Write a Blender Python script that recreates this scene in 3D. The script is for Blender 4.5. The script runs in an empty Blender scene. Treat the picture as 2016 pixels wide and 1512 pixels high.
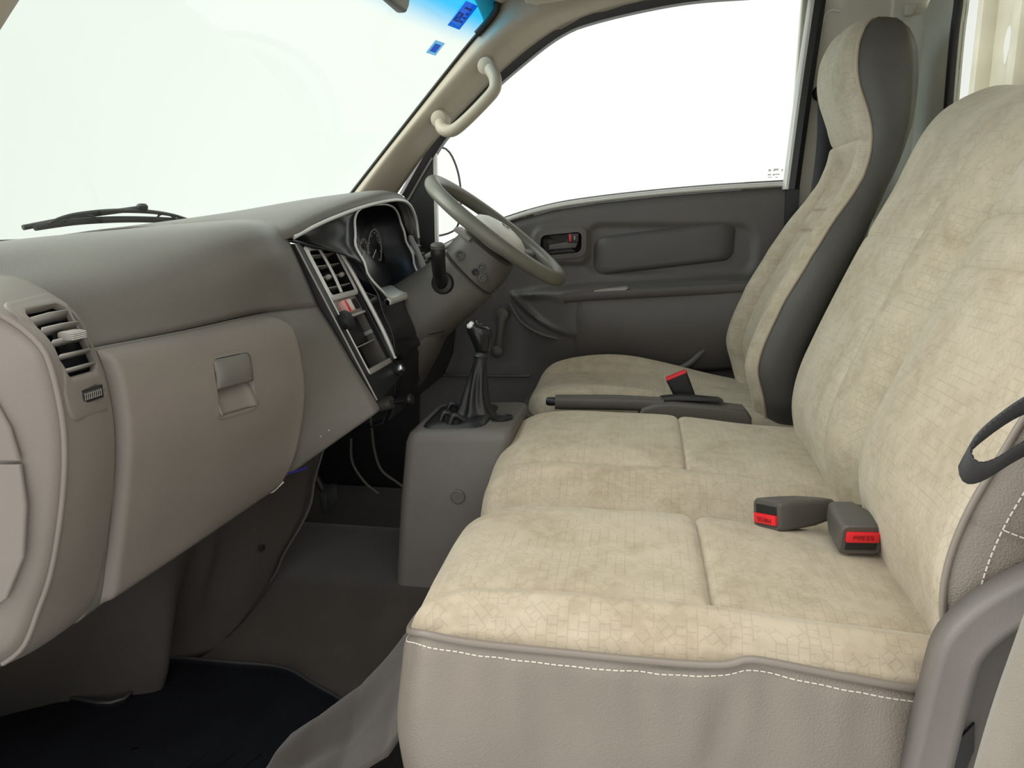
import bpy, bmesh, math, random
from mathutils import Vector, Matrix, noise
random.seed(7)
V = Vector
SC = bpy.context.scene
COL = SC.collection

# ------------------------------------------------------------------ camera
# axes: X towards the back of the cab, Y across to the driver's door, Z up; floor at z = 0
cam_d = bpy.data.cameras.new('camera'); cam = bpy.data.objects.new('camera', cam_d); COL.objects.link(cam)
cam_d.sensor_width = 36.0; cam_d.lens = 1500.0 / 2016.0 * 36.0; cam_d.clip_start = 0.02
cam.location = (0, 0, 0.88)
cam.rotation_euler = (math.radians(90 - 12.26), 0, math.radians(8.96))
SC.camera = cam
# ------------------------------------------------------------------ world: evenly lit white studio
w = bpy.data.worlds.new('studio'); SC.world = w; w.use_nodes = True
bg = w.node_tree.nodes['Background']; bg.inputs[0].default_value = (1.0, 0.995, 0.965, 1); bg.inputs[1].default_value = 1.25
# added softboxes, unseen, for contrast and brighter seats: one at the door, two ahead
def softbox(name, loc, target, sx, sy, power):
    l = bpy.data.lights.new(name, 'AREA'); l.shape = 'RECTANGLE'; l.size = sx; l.size_y = sy; l.energy = power; l.color = (1.0, .975, .93)
    o = bpy.data.objects.new(name, l); COL.objects.link(o); o.location = loc
    o.rotation_euler = (Vector(target) - Vector(loc)).to_track_quat('-Z', 'Y').to_euler(); return o
softbox('added_softbox_side', (.2, -.75, 3.5), (.05, .9, .4), 3.2, 1.4, 40)
softbox('added_softbox_front', (-3.2, 1.3, 3.4), (-.8, 1.4, .8), 2.4, 2.4, 90)
softbox('added_softbox_nose', (-4.4, 1.1, 1.9), (.3, 1.6, .9), 3.2, 1.8, 130)
SC.view_settings.view_transform = 'Standard'; SC.view_settings.look = 'None'
SC.view_settings.gamma = 1.0; SC.view_settings.use_curve_mapping = False
SC.view_settings.exposure = 0.08

# ------------------------------------------------------------------ materials
def new_mat(name):
    m = bpy.data.materials.new(name); m.use_nodes = True
    nt = m.node_tree; b = nt.nodes['Principled BSDF']
    return m, nt, b
def nd(nt, typ, **kw):
    n = nt.nodes.new(typ)
    for k, v in kw.items(): setattr(n, k, v)
    return n
def mixc(nt, fac, a, b, blend='MIX'):
    n = nd(nt, 'ShaderNodeMix', data_type='RGBA', blend_type=blend)
    for i, v in ((0, fac), (6, a), (7, b)):
        if hasattr(v, 'links') or hasattr(v, 'is_output'): nt.links.new(v, n.inputs[i])
        else: n.inputs[i].default_value = v if i == 0 else (*v, 1)
    return n.outputs[2]
def plain(name, col, rough=0.5, var=0.06, grain=0.0, gscale=700, metal=0.0, spec=0.5, coat=0.0, sheen=0.0):
    """a moulded, painted or woven surface: colour with faint wear, optional fine grain"""
    m, nt, b = new_mat(name)
    tc = nd(nt, 'ShaderNodeTexCoord'); n1 = nd(nt, 'ShaderNodeTexNoise'); n1.inputs['Scale'].default_value = 9; n1.inputs['Detail'].default_value = 6
    nt.links.new(tc.outputs['Object'], n1.inputs['Vector'])
    lo = tuple(c * (1 - var) for c in col); hi = tuple(min(1, c * (1 + var)) for c in col)
    mr = nd(nt, 'ShaderNodeMapRange'); mr.inputs[1].default_value = .3; mr.inputs[2].default_value = .7
    nt.links.new(n1.outputs[0], mr.inputs[0])
    nt.links.new(mixc(nt, mr.outputs[0], lo, hi), b.inputs['Base Color'])
    b.inputs['Roughness'].default_value = rough; b.inputs['Metallic'].default_value = metal
    b.inputs['Specular IOR Level'].default_value = spec; b.inputs['Coat Weight'].default_value = coat
    b.inputs['Sheen Weight'].default_value = sheen
    if grain:
        n2 = nd(nt, 'ShaderNodeTexVoronoi'); n2.inputs['Scale'].default_value = gscale
        nt.links.new(tc.outputs['Object'], n2.inputs['Vector'])
        bp = nd(nt, 'ShaderNodeBump'); bp.inputs['Strength'].default_value = grain; bp.inputs['Distance'].default_value = .0006
        nt.links.new(n2.outputs['Distance'], bp.inputs['Height']); nt.links.new(bp.outputs[0], b.inputs['Normal'])
    return m
def velour(name, col):
    """beige velour with a pressed angular maze pattern, nap marks and stains; UVs are in metres"""
    m, nt, b = new_mat(name)
    uv = nd(nt, 'ShaderNodeUVMap')
    def brick(rot, sc):
        mp = nd(nt, 'ShaderNodeMapping'); mp.inputs['Rotation'].default_value = (0, 0, rot)
        nt.links.new(uv.outputs[0], mp.inputs[0])
        br = nd(nt, 'ShaderNodeTexBrick'); br.inputs['Scale'].default_value = sc; br.offset = .5; br.squash = .55; br.squash_frequency = 3
        br.inputs['Mortar Size'].default_value = .028; br.inputs['Mortar Smooth'].default_value = .25
        br.inputs['Brick Width'].default_value = .62; br.inputs['Row Height'].default_value = .42
        nt.links.new(mp.outputs[0], br.inputs['Vector']); return br.outputs['Fac']
    f1, f2 = brick(0, 34), brick(.72, 34)
    sel = nd(nt, 'ShaderNodeTexVoronoi'); sel.inputs['Scale'].default_value = 48
    nt.links.new(uv.outputs[0], sel.inputs['Vector'])
    sp = nd(nt, 'ShaderNodeSeparateColor'); nt.links.new(sel.outputs['Color'], sp.inputs[0])
    def step(src, t):
        g = nd(nt, 'ShaderNodeMath', operation='GREATER_THAN'); nt.links.new(src, g.inputs[0]); g.inputs[1].default_value = t; return g.outputs[0]
    def fm(a, bb, op):
        g = nd(nt, 'ShaderNodeMath', operation=op)
        for i, v in enumerate((a, bb)):
            if isinstance(v, float): g.inputs[i].default_value = v
            else: nt.links.new(v, g.inputs[i])
        return g.outputs[0]
    s = step(sp.outputs[0], .66)
    keep = step(sp.outputs[1], .22)
    lines = fm(fm(fm(f1, fm(1.0, s, 'SUBTRACT'), 'MULTIPLY'), fm(f2, s, 'MULTIPLY'), 'ADD'), keep, 'MULTIPLY')
    nz = nd(nt, 'ShaderNodeTexNoise'); nz.inputs['Scale'].default_value = 7; nz.inputs['Detail'].default_value = 7; nz.inputs['Roughness'].default_value = .62; nz.inputs['Distortion'].default_value = .6
    nt.links.new(uv.outputs[0], nz.inputs['Vector'])
    n2 = nd(nt, 'ShaderNodeTexNoise'); n2.inputs['Scale'].default_value = 42; n2.inputs['Detail'].default_value = 4
    nt.links.new(uv.outputs[0], n2.inputs['Vector'])
    n3 = nd(nt, 'ShaderNodeTexNoise'); n3.inputs['Scale'].default_value = 700
    nt.links.new(uv.outputs[0], n3.inputs['Vector'])
    def rng(src, a, bb, c, d):
        r = nd(nt, 'ShaderNodeMapRange'); r.clamp = True
        for i, v in zip((1, 2, 3, 4), (a, bb, c, d)): r.inputs[i].default_value = v
        nt.links.new(src, r.inputs[0]); return r.outputs[0]
    dark = tuple(c * k for c, k in zip(col, (.80, .77, .72)))
    c = mixc(nt, rng(nz.outputs[0], .38, .66, 0, 1), dark, col)
    c = mixc(nt, rng(n2.outputs[0], .42, .6, 0, .35), c, tuple(min(1, x * 1.13) for x in col))
    c = mixc(nt, fm(lines, .17, 'MULTIPLY'), c, tuple(x * .45 for x in col))
    nt.links.new(c, b.inputs['Base Color'])
    b.inputs['Roughness'].default_value = .95; b.inputs['Specular IOR Level'].default_value = .1
    b.inputs['Sheen Weight'].default_value = .35; b.inputs['Sheen Roughness'].default_value = .4
    b.inputs['Sheen Tint'].default_value = (1, .95, .85, 1)
    h = fm(fm(lines, -1.0, 'MULTIPLY'), fm(n3.outputs[0], .35, 'MULTIPLY'), 'ADD')
    bp = nd(nt, 'ShaderNodeBump'); bp.inputs['Strength'].default_value = .55; bp.inputs['Distance'].default_value = .0014
    nt.links.new(h, bp.inputs['Height']); nt.links.new(bp.outputs[0], b.inputs['Normal'])
    return m
def glass(name, tint, band=None):
    m, nt, b = new_mat(name); nt.nodes.remove(b)
    out = nt.nodes['Material Output']
    tr = nd(nt, 'ShaderNodeBsdfTransparent'); gl = nd(nt, 'ShaderNodeBsdfGlossy'); gl.inputs['Roughness'].default_value = .02
    tr.inputs[0].default_value = (*tint, 1)
    if band:
        tc = nd(nt, 'ShaderNodeTexCoord'); sx = nd(nt, 'ShaderNodeSeparateXYZ'); nt.links.new(tc.outputs['Object'], sx.inputs[0])
        r = nd(nt, 'ShaderNodeMapRange', interpolation_type='SMOOTHSTEP'); r.inputs[1].default_value = band[0]; r.inputs[2].default_value = band[1]
        nt.links.new(sx.outputs[2], r.inputs[0])
        nt.links.new(mixc(nt, r.outputs[0], tint, band[2]), tr.inputs[0])
    lw = nd(nt, 'ShaderNodeLayerWeight'); pw = nd(nt, 'ShaderNodeMath', operation='POWER'); nt.links.new(lw.outputs['Facing'], pw.inputs[0]); pw.inputs[1].default_value = 5
    fr = nd(nt, 'ShaderNodeMath', operation='MULTIPLY_ADD'); nt.links.new(pw.outputs[0], fr.inputs[0]); fr.inputs[1].default_value = .9; fr.inputs[2].default_value = .04   # Schlick reflection of glass
    mx = nd(nt, 'ShaderNodeMixShader'); nt.links.new(fr.outputs[0], mx.inputs[0])
    nt.links.new(tr.outputs[0], mx.inputs[1]); nt.links.new(gl.outputs[0], mx.inputs[2]); nt.links.new(mx.outputs[0], out.inputs[0])
    return m

VELOUR = velour('beige velour', (.50, .432, .332))
VELOUR2 = velour('greyer beige velour', (.515, .45, .355))
LEATHER = plain('taupe vinyl leather', (.215, .188, .157), .38, .06, .8, 420)
LEATHER_DK = plain('dark grey brown vinyl leather', (.085, .08, .073), .45, .08, .35, 420)
DASH_UP = plain('grey taupe dash pad', (.155, .142, .127), .33, .05, .5, 900)
DASH_LO = plain('light taupe moulded plastic', (.203, .179, .157), .42, .04, .4, 1000)
TAUPE_DK = plain('dark taupe moulded plastic', (.088, .080, .071), .45, .06, .3, 900)
SHROUD = plain('column shroud plastic', (.118, .107, .095), .42, .05, .3, 900)
TAUPE_BR = plain('bracket taupe plastic', (.165, .147, .137), .45, .05, .3, 900)
CONSOLE = plain('console taupe plastic', (.118, .105, .096), .45, .05, .3, 900)
DOORP = plain('dark grey door plastic', (.100, .092, .088), .5, .06, .3, 900)
DOORP2 = plain('door insert vinyl', (.080, .074, .073), .5, .06, .4, 500)
BLACK = plain('black plastic', (.012, .012, .013), .4, .1, .2, 900)
BLACKG = plain('gloss black plastic', (.010, .010, .012), .2, .05)
RUBBER = plain('black rubber', (.018, .018, .019), .55, .15)
SILVER = plain('silver grey trim', (.72, .71, .68), .3, .04, 0, 700, .2)
GREYT = plain('grey trim plastic', (.30, .28, .26), .4, .05)
PILLAR = plain('cream pillar plastic', (.44, .39, .31), .5, .05, .2, 900)
PILLAR_DK = plain('taupe pillar plastic', (.30, .26, .21), .5, .05, .2, 900)
PAINT = plain('cream painted sheet metal', (.64, .62, .53), .4, .06)
PAINT2 = plain('dull cream cargo paint', (.60, .57, .47), .5, .12)
HEADL = plain('headliner cloth', (.50, .455, .38), .9, .05)
CARPET = plain('brown carpet', (.030, .024, .019), .95, .2, .8, 600, sheen=.2)
CARPET_LT = plain('taupe carpet', (.055, .045, .037), .95, .12, .8, 600, sheen=.2)
MATM = plain('black floor mat', (.004, .0045, .0065), .8, .3, .6, 260, spec=.12)
FOOTW = plain('dark footwell plastic', (.056, .050, .044), .30, .06, .2, 900)
RED = plain('red plastic', (.75, .02, .03), .3, .05)
PINK = plain('pale red switch plastic', (.75, .38, .36), .4, .05)
WHITE = plain('white plastic', (.75, .75, .74), .4, .03)
THREAD = plain('pale thread', (.72, .67, .58), .8, .05)
PIPING = plain('taupe piping', (.22, .19, .16), .45, .05)
WEB = plain('dark seat belt webbing', (.045, .045, .048), .7, .1, .6, 900)
FUZZ = plain('greige seal cloth', (.235, .212, .172), .95, .1, .8, 900, sheen=.4)
METAL = plain('bare steel', (.55, .55, .55), .25, .05, metal=1)
HUBM = plain('light grey horn pad', (.68, .66, .60), .45, .05, .2, 900)
WHEELM = plain('worn olive grey wheel rim', (.155, .148, .122), .36, .1, .25, 600)
YELLOW = plain('yellow plastic', (.65, .55, .04), .5, .1)
MIRRORM = plain('mirror glass', (.9, .9, .9), .03, 0, metal=1)
CLUSTER = plain('instrument face', (.012, .012, .016), .25, .1)
W_GLASS = glass('windscreen glass', (.73, .80, .75), (1.335, 1.415, (.02, .45, .80)))
STICK = glass('clear blue sticker film', (.12, .42, .85))
STICKW = glass('pale sticker film', (.42, .68, .88))
INK = glass('dark blue ink on film', (.15, .30, .45))
ETCH = glass('frosted etching', (.62, .63, .62))
D_GLASS = glass('door glass', (.93, .95, .93))

# ------------------------------------------------------------------ geometry helpers
def lerp(a, b, t): return a + (b - a) * t
def sstep(a, b, x):
    t = max(0, min(1, (x - a) / (b - a))); return t * t * (3 - 2 * t)
def keyed(keys, x):
    """smooth interpolation of (x, value) keys"""
    if x <= keys[0][0]: return keys[0][1]
    for (x0, y0), (x1, y1) in zip(keys, keys[1:]):
        if x <= x1:
            t = (x - x0) / (x1 - x0); return lerp(y0, y1, t * t * (3 - 2 * t))
    return keys[-1][1]
def linkey(keys, x):
    if x <= keys[0][0]: return keys[0][1:]
    for a, b in zip(keys, keys[1:]):
        if x <= b[0]:
            t = (x - a[0]) / (b[0] - a[0]); return tuple(lerp(p, q, t) for p, q in zip(a[1:], b[1:]))
    return keys[-1][1:]
def spline(pts, n, closed=False):
    """Catmull-Rom through pts, n samples even in arc length"""
    P = [V(p) if len(p) == 3 else V((p[0], p[1], 0)) for p in pts]
    m = len(P); segs = m if closed else m - 1; out = []
    for i in range(segs):
        if closed: p0, p1, p2, p3 = P[i - 1], P[i], P[(i + 1) % m], P[(i + 2) % m]
        else: p0, p1, p2, p3 = P[max(i - 1, 0)], P[i], P[i + 1], P[min(i + 2, m - 1)]
        for k in range(12):
            t = k / 12
            out.append(.5 * ((2 * p1) + (p2 - p0) * t + (2 * p0 - 5 * p1 + 4 * p2 - p3) * t * t + (3 * p1 - p0 - 3 * p2 + p3) * t ** 3))
    out.append(P[0].copy() if closed else P[-1].copy())
    L = [0]
    for a, b in zip(out, out[1:]): L.append(L[-1] + (b - a).length)
    res = []; j = 0; cnt = n if closed else n - 1
    for i in range(n):
        d = L[-1] * i / cnt
        while j < len(L) - 2 and L[j + 1] < d: j += 1
        s = (d - L[j]) / max(1e-9, L[j + 1] - L[j]); res.append(out[j].lerp(out[j + 1], s))
    return res
def mesh_obj(name, verts, faces, mat, parent=None, uvs=None, smooth=40):
    me = bpy.data.meshes.new(name); me.from_pydata([tuple(v) for v in verts], [], faces)
    if uvs:
        ul = me.uv_layers.new(name='UVMap')
        for lp in me.loops: ul.data[lp.index].uv = uvs[lp.vertex_index]
    bm = bmesh.new(); bm.from_mesh(me)
    bmesh.ops.recalc_face_normals(bm, faces=bm.faces[:]); bm.to_mesh(me); bm.free()
    for p in me.polygons: p.use_smooth = True
    me.set_sharp_from_angle(angle=math.radians(smooth))
    me.materials.append(mat)
    o = bpy.data.objects.new(name, me); COL.objects.link(o)
    if parent: attach(o, parent)
    return o
def attach(o, parent):
    o.parent = parent
    loc = V((0, 0, 0)); p = parent
    while p: loc += p.location; p = p.parent
    o.matrix_parent_inverse = Matrix.Translation(-loc) if parent.type == 'EMPTY' else Matrix.Identity(4)
def grid_data(rows, closed=False):
    nu, nv = len(rows), len(rows[0])
    verts = [p for r in rows for p in r]; faces = []
    for i in range(nu - 1):
        for j in range(nv if closed else nv - 1):
            a = i * nv + j; b = i * nv + (j + 1) % nv
            faces.append((a, b, b + nv, a + nv))
    mid = rows[nu // 2]; cu = [0]; cv = [0]
    for a, b in zip(mid, mid[1:]): cu.append(cu[-1] + (V(b) - V(a)).length)
    for r0, r1 in zip(rows, rows[1:]): cv.append(cv[-1] + (V(r1[nv // 2]) - V(r0[nv // 2])).length)
    uvs = [(cu[j], cv[i]) for i in range(nu) for j in range(nv)]
    return verts, faces, uvs
def grid(name, rows, mat, parent=None, closed=False, solid=0.0, smooth=60, uvoff=(0, 0), off=-1):
    v, f, u = grid_data(rows, closed); u = [(a + uvoff[0], b + uvoff[1]) for a, b in u]
    o = mesh_obj(name, v, f, mat, parent, u, smooth)
    me = o.data; eye = V((0, 0, .88))                      # shown side outwards, thickness goes behind it
    if sum(p.normal.dot((eye - p.center).normalized()) * p.area for p in me.polygons) < 0: me.flip_normals()
    if solid:
        md = o.modifiers.new('thickness', 'SOLIDIFY'); md.thickness = solid; md.offset = -1
    return o
def loft(name, secs, mat, parent=None, cap=True, smooth=45):
    """closed sections joined into a skin"""
    n = len(secs[0]); verts = [p for s in secs for p in s]; faces = []
    for i in range(len(secs) - 1):
        for j in range(n):
            a = i * n + j; b = i * n + (j + 1) % n; faces.append((a, b, b + n, a + n))
    if cap: faces.append(tuple(range(n))[::-1]); faces.append(tuple((len(secs) - 1) * n + j for j in range(n)))
    return mesh_obj(name, verts, faces, mat, parent, None, smooth)
def frames(path):
    T = []
    for i in range(len(path)):
        t = path[min(i + 1, len(path) - 1)] - path[max(i - 1, 0)]; T.append(t.normalized())
    n = T[0].orthogonal().normalized(); N = []
    for t in T:
        n = (n - t * n.dot(t)).normalized(); N.append(n)
    return T, N
def tube_data(path, r, n=10, flat=None, up=None):
    path = [V(p) for p in path]; T, N = frames(path); secs = []
    for i, (p, t, nn) in enumerate(zip(path, T, N)):
        rr = r(i / (len(path) - 1)) if callable(r) else r
        if up is not None: nn = (V(up) - t * V(up).dot(t)).normalized()
        b = t.cross(nn); fl = flat if flat else 1
        secs.append([p + nn * rr * fl * math.cos(2 * math.pi * k / n) + b * rr * math.sin(2 * math.pi * k / n) for k in range(n)])
    return secs
def tube(name, path, r, mat, parent=None, n=10, flat=None, up=None, smooth=50):
    return loft(name, tube_data(path, r, n, flat, up), mat, parent, True, smooth)
def closed_tube(name, path, r, mat, parent=None, n=12):
    m = len(path); secs = []
    c = sum((V(p) for p in path), V()) / m
    nrm = V()
    for i in range(m): nrm += (V(path[i]) - c).cross(V(path[(i + 1) % m]) - c)
    nrm.normalize()
    for i in range(m):
        t = (V(path[(i + 1) % m]) - V(path[i - 1])).normalized(); b = t.cross(nrm)
        secs.append([V(path[i]) + nrm * r * math.cos(2 * math.pi * k / n) + b * r * math.sin(2 * math.pi * k / n) for k in range(n)])
    verts = [p for s in secs for p in s]; faces = []
    for i in range(m):
        for j in range(n):
            a = i * n + j; b = i * n + (j + 1) % n; c2 = ((i + 1) % m) * n
            faces.append((a, b, c2 + (j + 1) % n, c2 + j))
    return mesh_obj(name, verts, faces, mat, parent, None, 80)
def bevelled(name, verts, faces, mat, parent=None, bevel=.004, seg=2, smooth=40):
    bm = bmesh.new(); vs = [bm.verts.new(v) for v in verts]
    for f in faces: bm.faces.new([vs[i] for i in f])
    bmesh.ops.recalc_face_normals(bm, faces=bm.faces[:])
    if bevel: bmesh.ops.bevel(bm, geom=bm.edges[:], offset=bevel, segments=seg, profile=.6, affect='EDGES', clamp_overlap=True)
    me = bpy.data.meshes.new(name); bm.to_mesh(me); bm.free()
    for p in me.polygons: p.use_smooth = True
    me.set_sharp_from_angle(angle=math.radians(smooth)); me.materials.append(mat)
    o = bpy.data.objects.new(name, me); COL.objects.link(o)
    if parent: attach(o, parent)
    return o
BOXF = [(0, 1, 3, 2), (4, 6, 7, 5), (0, 4, 5, 1), (2, 3, 7, 6), (0, 2, 6, 4), (1, 5, 7, 3)]
def box(name, c, s, mat, parent=None, bevel=.004, seg=2, ax=None):
    """box with rounded edges; ax = three axis vectors"""
    ax = ax or (V((1, 0, 0)), V((0, 1, 0)), V((0, 0, 1))); c = V(c)
    vs = [c + ax[0] * s[0] / 2 * i + ax[1] * s[1] / 2 * j + ax[2] * s[2] / 2 * k for i in (-1, 1) for j in (-1, 1) for k in (-1, 1)]
    return bevelled(name, vs, BOXF, mat, parent, bevel, seg)
def prism(name, pts, ext, mat, parent=None, bevel=.003, seg=2, smooth=40):
    pts = [V(p) for p in pts]; e = V(ext); n = len(pts)
    fs = [tuple(range(n))[::-1], tuple(range(n, 2 * n))] + [(i, (i + 1) % n, (i + 1) % n + n, i + n) for i in range(n)]
    vs = pts + [p + e for p in pts]
    if not bevel: return mesh_obj(name, vs, fs, mat, parent, None, smooth)
    bm = bmesh.new(); bv = [bm.verts.new(v) for v in vs]
    for f in fs: bm.faces.new([bv[i] for i in f])
    bmesh.ops.recalc_face_normals(bm, faces=bm.faces[:])
    bm.edges.ensure_lookup_table()
    sel = [ed for ed in bm.edges if sum(1 for f in ed.link_faces if len(f.verts) == n and n > 4) == 1] if n > 4 else bm.edges[:]
    bmesh.ops.bevel(bm, geom=sel, offset=bevel, segments=seg, profile=.6, affect='EDGES', clamp_overlap=True)
    me = bpy.data.meshes.new(name); bm.to_mesh(me); bm.free()
    for p in me.polygons: p.use_smooth = True
    me.set_sharp_from_angle(angle=math.radians(smooth)); me.materials.append(mat)
    o = bpy.data.objects.new(name, me); COL.objects.link(o)
    if parent: attach(o, parent)
    return o
def disc_lathe(name, c, axis, prof, mat, parent=None, n=24, smooth=40):
    """prof: (radius, height along axis) pairs"""
    axis = V(axis).normalized(); u = axis.orthogonal().normalized(); v = axis.cross(u); c = V(c)
    secs = [[c + axis * h + (u * math.cos(2 * math.pi * k / n) + v * math.sin(2 * math.pi * k / n)) * max(r, .0002) for k in range(n)] for r, h in prof]
    return loft(name, secs, mat, parent, True, smooth)
def ring(name, outer, inner, depth_vec, mat, parent=None, smooth=40):
    """a frame between two closed outlines with thickness"""
    n = len(outer); d = V(depth_vec)
    vs = [V(p) for p in outer] + [V(p) for p in inner] + [V(p) + d for p in outer] + [V(p) + d for p in inner]; fs = []
    for i in range(n):
        j = (i + 1) % n
        fs += [(i, j, n + j, n + i), (2 * n + i, 3 * n + i, 3 * n + j, 2 * n + j), (i, 2 * n + i, 2 * n + j, j), (n + i, n + j, 3 * n + j, 3 * n + i)]
    return mesh_obj(name, vs, fs, mat, parent, None, smooth)
def rrect(w_, h_, r, n=5):
    out = []
    for cx, cy, a0 in ((w_ / 2 - r, h_ / 2 - r, 0), (-w_ / 2 + r, h_ / 2 - r, 90), (-w_ / 2 + r, -h_ / 2 + r, 180), (w_ / 2 - r, -h_ / 2 + r, 270)):
        for k in range(n + 1):
            a = math.radians(a0 + 90 * k / n); out.append((cx + r * math.cos(a), cy + r * math.sin(a)))
    return out
def thing(name, label, cat, loc=(0, 0, 0), group=None, kind=None):
    o = bpy.data.objects.new(name, None); COL.objects.link(o); o.location = loc; o.empty_display_size = .05
    tag(o, label, cat, group, kind); return o
def tag(o, label, cat, group=None, kind=None):
    o['label'] = label
    if cat: o['category'] = cat
    if group: o['group'] = group
    if kind: o['kind'] = kind
    return o
def cosp(n): return [.5 - .5 * math.cos(math.pi * i / (n - 1)) for i in range(n)]
def stitches(name, path, parent, step=.0065, ln=.0042, r=.0007, mat=None):
    """a run of short thread dashes along a path"""
    P = [V(p) for p in path]; L = [0]
    for a, b in zip(P, P[1:]): L.append(L[-1] + (b - a).length)
    def at(d):
        for i in range(len(P) - 1):
            if d <= L[i + 1]: return P[i].lerp(P[i + 1], (d - L[i]) / max(1e-9, L[i + 1] - L[i]))
        return P[-1]
    vs, fs = [], []; d = 0
    while d + ln < L[-1]:
        a, b = at(d), at(d + ln); t = (b - a).normalized(); n = t.orthogonal().normalized(); m = t.cross(n)
        k0 = len(vs)
        for p in (a, b): vs += [p + n * r, p + m * r, p - n * r, p - m * r]
        for k in range(4): fs.append((k0 + k, k0 + (k + 1) % 4, k0 + 4 + (k + 1) % 4, k0 + 4 + k))
        fs += [(k0, k0 + 3, k0 + 2, k0 + 1), (k0 + 4, k0 + 5, k0 + 6, k0 + 7)]
        d += step
    o = mesh_obj(name, vs, fs, mat or THREAD, parent); o['kind'] = 'stuff'; return o


# ================================================================== THE CAB (setting)
def floor_z(x, y):
    return .115 * sstep(1.27, 1.43, y) * (1 - sstep(1.74, 1.9, y))
rows = [[V((lerp(-1.3, .76, i / 70), lerp(.70, 2.34, j / 60), floor_z(lerp(-1.3, .76, i / 70), lerp(.70, 2.34, j / 60)) - .004)) for j in range(61)] for i in range(71)]
o = grid('floor', rows, CARPET, solid=.04); tag(o, 'brown carpeted cab floor with a raised tunnel', None, kind='structure')

# back wall with its window hole
hole = [(1.02, 1.34), (1.55, 1.36), (2.03, 1.40), (2.085, 1.36), (2.075, 1.15), (2.04, .90), (1.98, .84), (1.5, .83), (1.05, .83), (.99, .90), (.98, 1.15), (.98, 1.28)]
outw = [(.95, 1.52), (1.55, 1.52), (2.20, 1.52), (2.335, 1.40), (2.335, 1.1), (2.335, .5), (2.335, 0.0), (1.5, 0.0), (.90, 0.0), (.70, .4), (.70, 1.0), (.70, 1.4)]
os_ = []
for i in range(72):
    k = i / 6; a = outw[int(k) % 12]; b = outw[(int(k) + 1) % 12]; t = k - int(k); os_.append((lerp(a[0], b[0], t), lerp(a[1], b[1], t)))
oo = []
for i in range(72):
    oo.append(V((.74, os_[i][0], os_[i][1])))
# hole samples matched key to key
def keyloop(keys, per):
    P = [V((a, b, 0)) for a, b in keys]; m = len(P); out = []
    for i in range(m):
        p0, p1, p2, p3 = P[i - 1], P[i], P[(i + 1) % m], P[(i + 2) % m]
        for k in range(per):
            t = k / per
            out.append(.5 * ((2 * p1) + (p2 - p0) * t + (2 * p0 - 5 * p1 + 4 * p2 - p3) * t * t + (3 * p1 - p0 - 3 * p2 + p3) * t ** 3))
    return out
hk = [V((.74, p.x, p.y)) for p in keyloop(hole, 6)]
wr = ring('wall_rear', oo, hk, (.02, 0, 0), PAINT); tag(wr, 'cream painted sheet metal back wall of the cab', None, kind='structure')
closed_tube('window_seal', [p + V((-.004, 0, 0)) for p in hk], .0105, RUBBER, wr, 10)
g = mesh_obj('window_3', [p + V((.012, 0, 0)) for p in hk] + [p + V((.016, 0, 0)) for p in hk],
             [tuple(range(72)), tuple(range(143, 71, -1))] + [(i, (i + 1) % 72, 72 + (i + 1) % 72, 72 + i) for i in range(72)], D_GLASS)
tag(g, 'rear window glass behind the bench seat', None, kind='structure')

# body side behind the door, with pressed steps
def side_y(x, z):
    return 2.335 - .010 * sstep(.655, .665, x) + .006 * sstep(.47, .49, x) * (1 - sstep(.52, .54, x)) - .012 * sstep(.70, .74, x)
rows = [[V((lerp(.43, .745, i / 50), side_y(lerp(.43, .745, i / 50), 0) + .0 * j, lerp(0, 1.52, j / 20))) for j in range(21)] for i in range(51)]
bw = grid('wall_right', rows, PAINT, solid=.03, smooth=35, off=1); tag(bw, 'cream painted body side and pillar behind the driver door', None, kind='structure')
for k, (hx, hz) in enumerate(((.497, 1.262), (.497, 1.24))):
    disc_lathe('bolt_hole', (hx, 2.3405 - .012 + .004, hz), (0, -1, 0), [(.0055, 0), (.0055, .003), (.0035, .0045)], BLACK if k == 0 else PILLAR_DK, bw, 12)
box('coat_hook', (.697, 2.312, 1.418), (.026, .022, .03), PAINT, bw, .007, 3)
# wrinkle of sealant at the top of the door opening
tube('sealant_bead', spline([(.487, 2.337, 1.40), (.497, 2.333, 1.425), (.515, 2.333, 1.43), (.53, 2.333, 1.425)], 14), .0035, WHITE, bw, 8)

# footwell sides ahead of the doors
for nm, y0, th, lb in (('wall_right_front', 2.335, .02, 'dark kick panel ahead of the driver door'), ('wall_left_front', .76, -.02, 'dark kick panel ahead of the open near door')):
    zt = .80 if y0 > 2 else .26
    o = prism(nm, [(-1.3, y0, -.02), (-.60 if y0 > 2 else -.95, y0, -.02), (-.60 if y0 > 2 else -.95, y0, zt), (-1.2, y0, zt)], (0, th, 0), BLACK if y0 > 2 else TAUPE_DK, None, 0); tag(o, lb, None, kind='structure')
# near body side behind the open door
o = prism('wall_left', [(.40, .665, .0), (.40, .665, .55), (.43, .665, .72), (.53, .665, .95), (.58, .665, 1.50), (.76, .665, 1.50), (.76, .665, .0)], (0, .02, 0), PAINT, None, 0); tag(o, 'cream body side behind the near door opening', None, kind='structure')
# studio floor under the truck
o = prism('floor_studio', [(-7, -6, -.78), (7, -6, -.78), (7, 9, -.78), (-7, 9, -.78)], (0, 0, -.02), plain('white studio floor', (.62, .62, .60), .5, .03), None, 0); tag(o, 'pale studio floor outside the cab', None, kind='structure')
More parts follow.
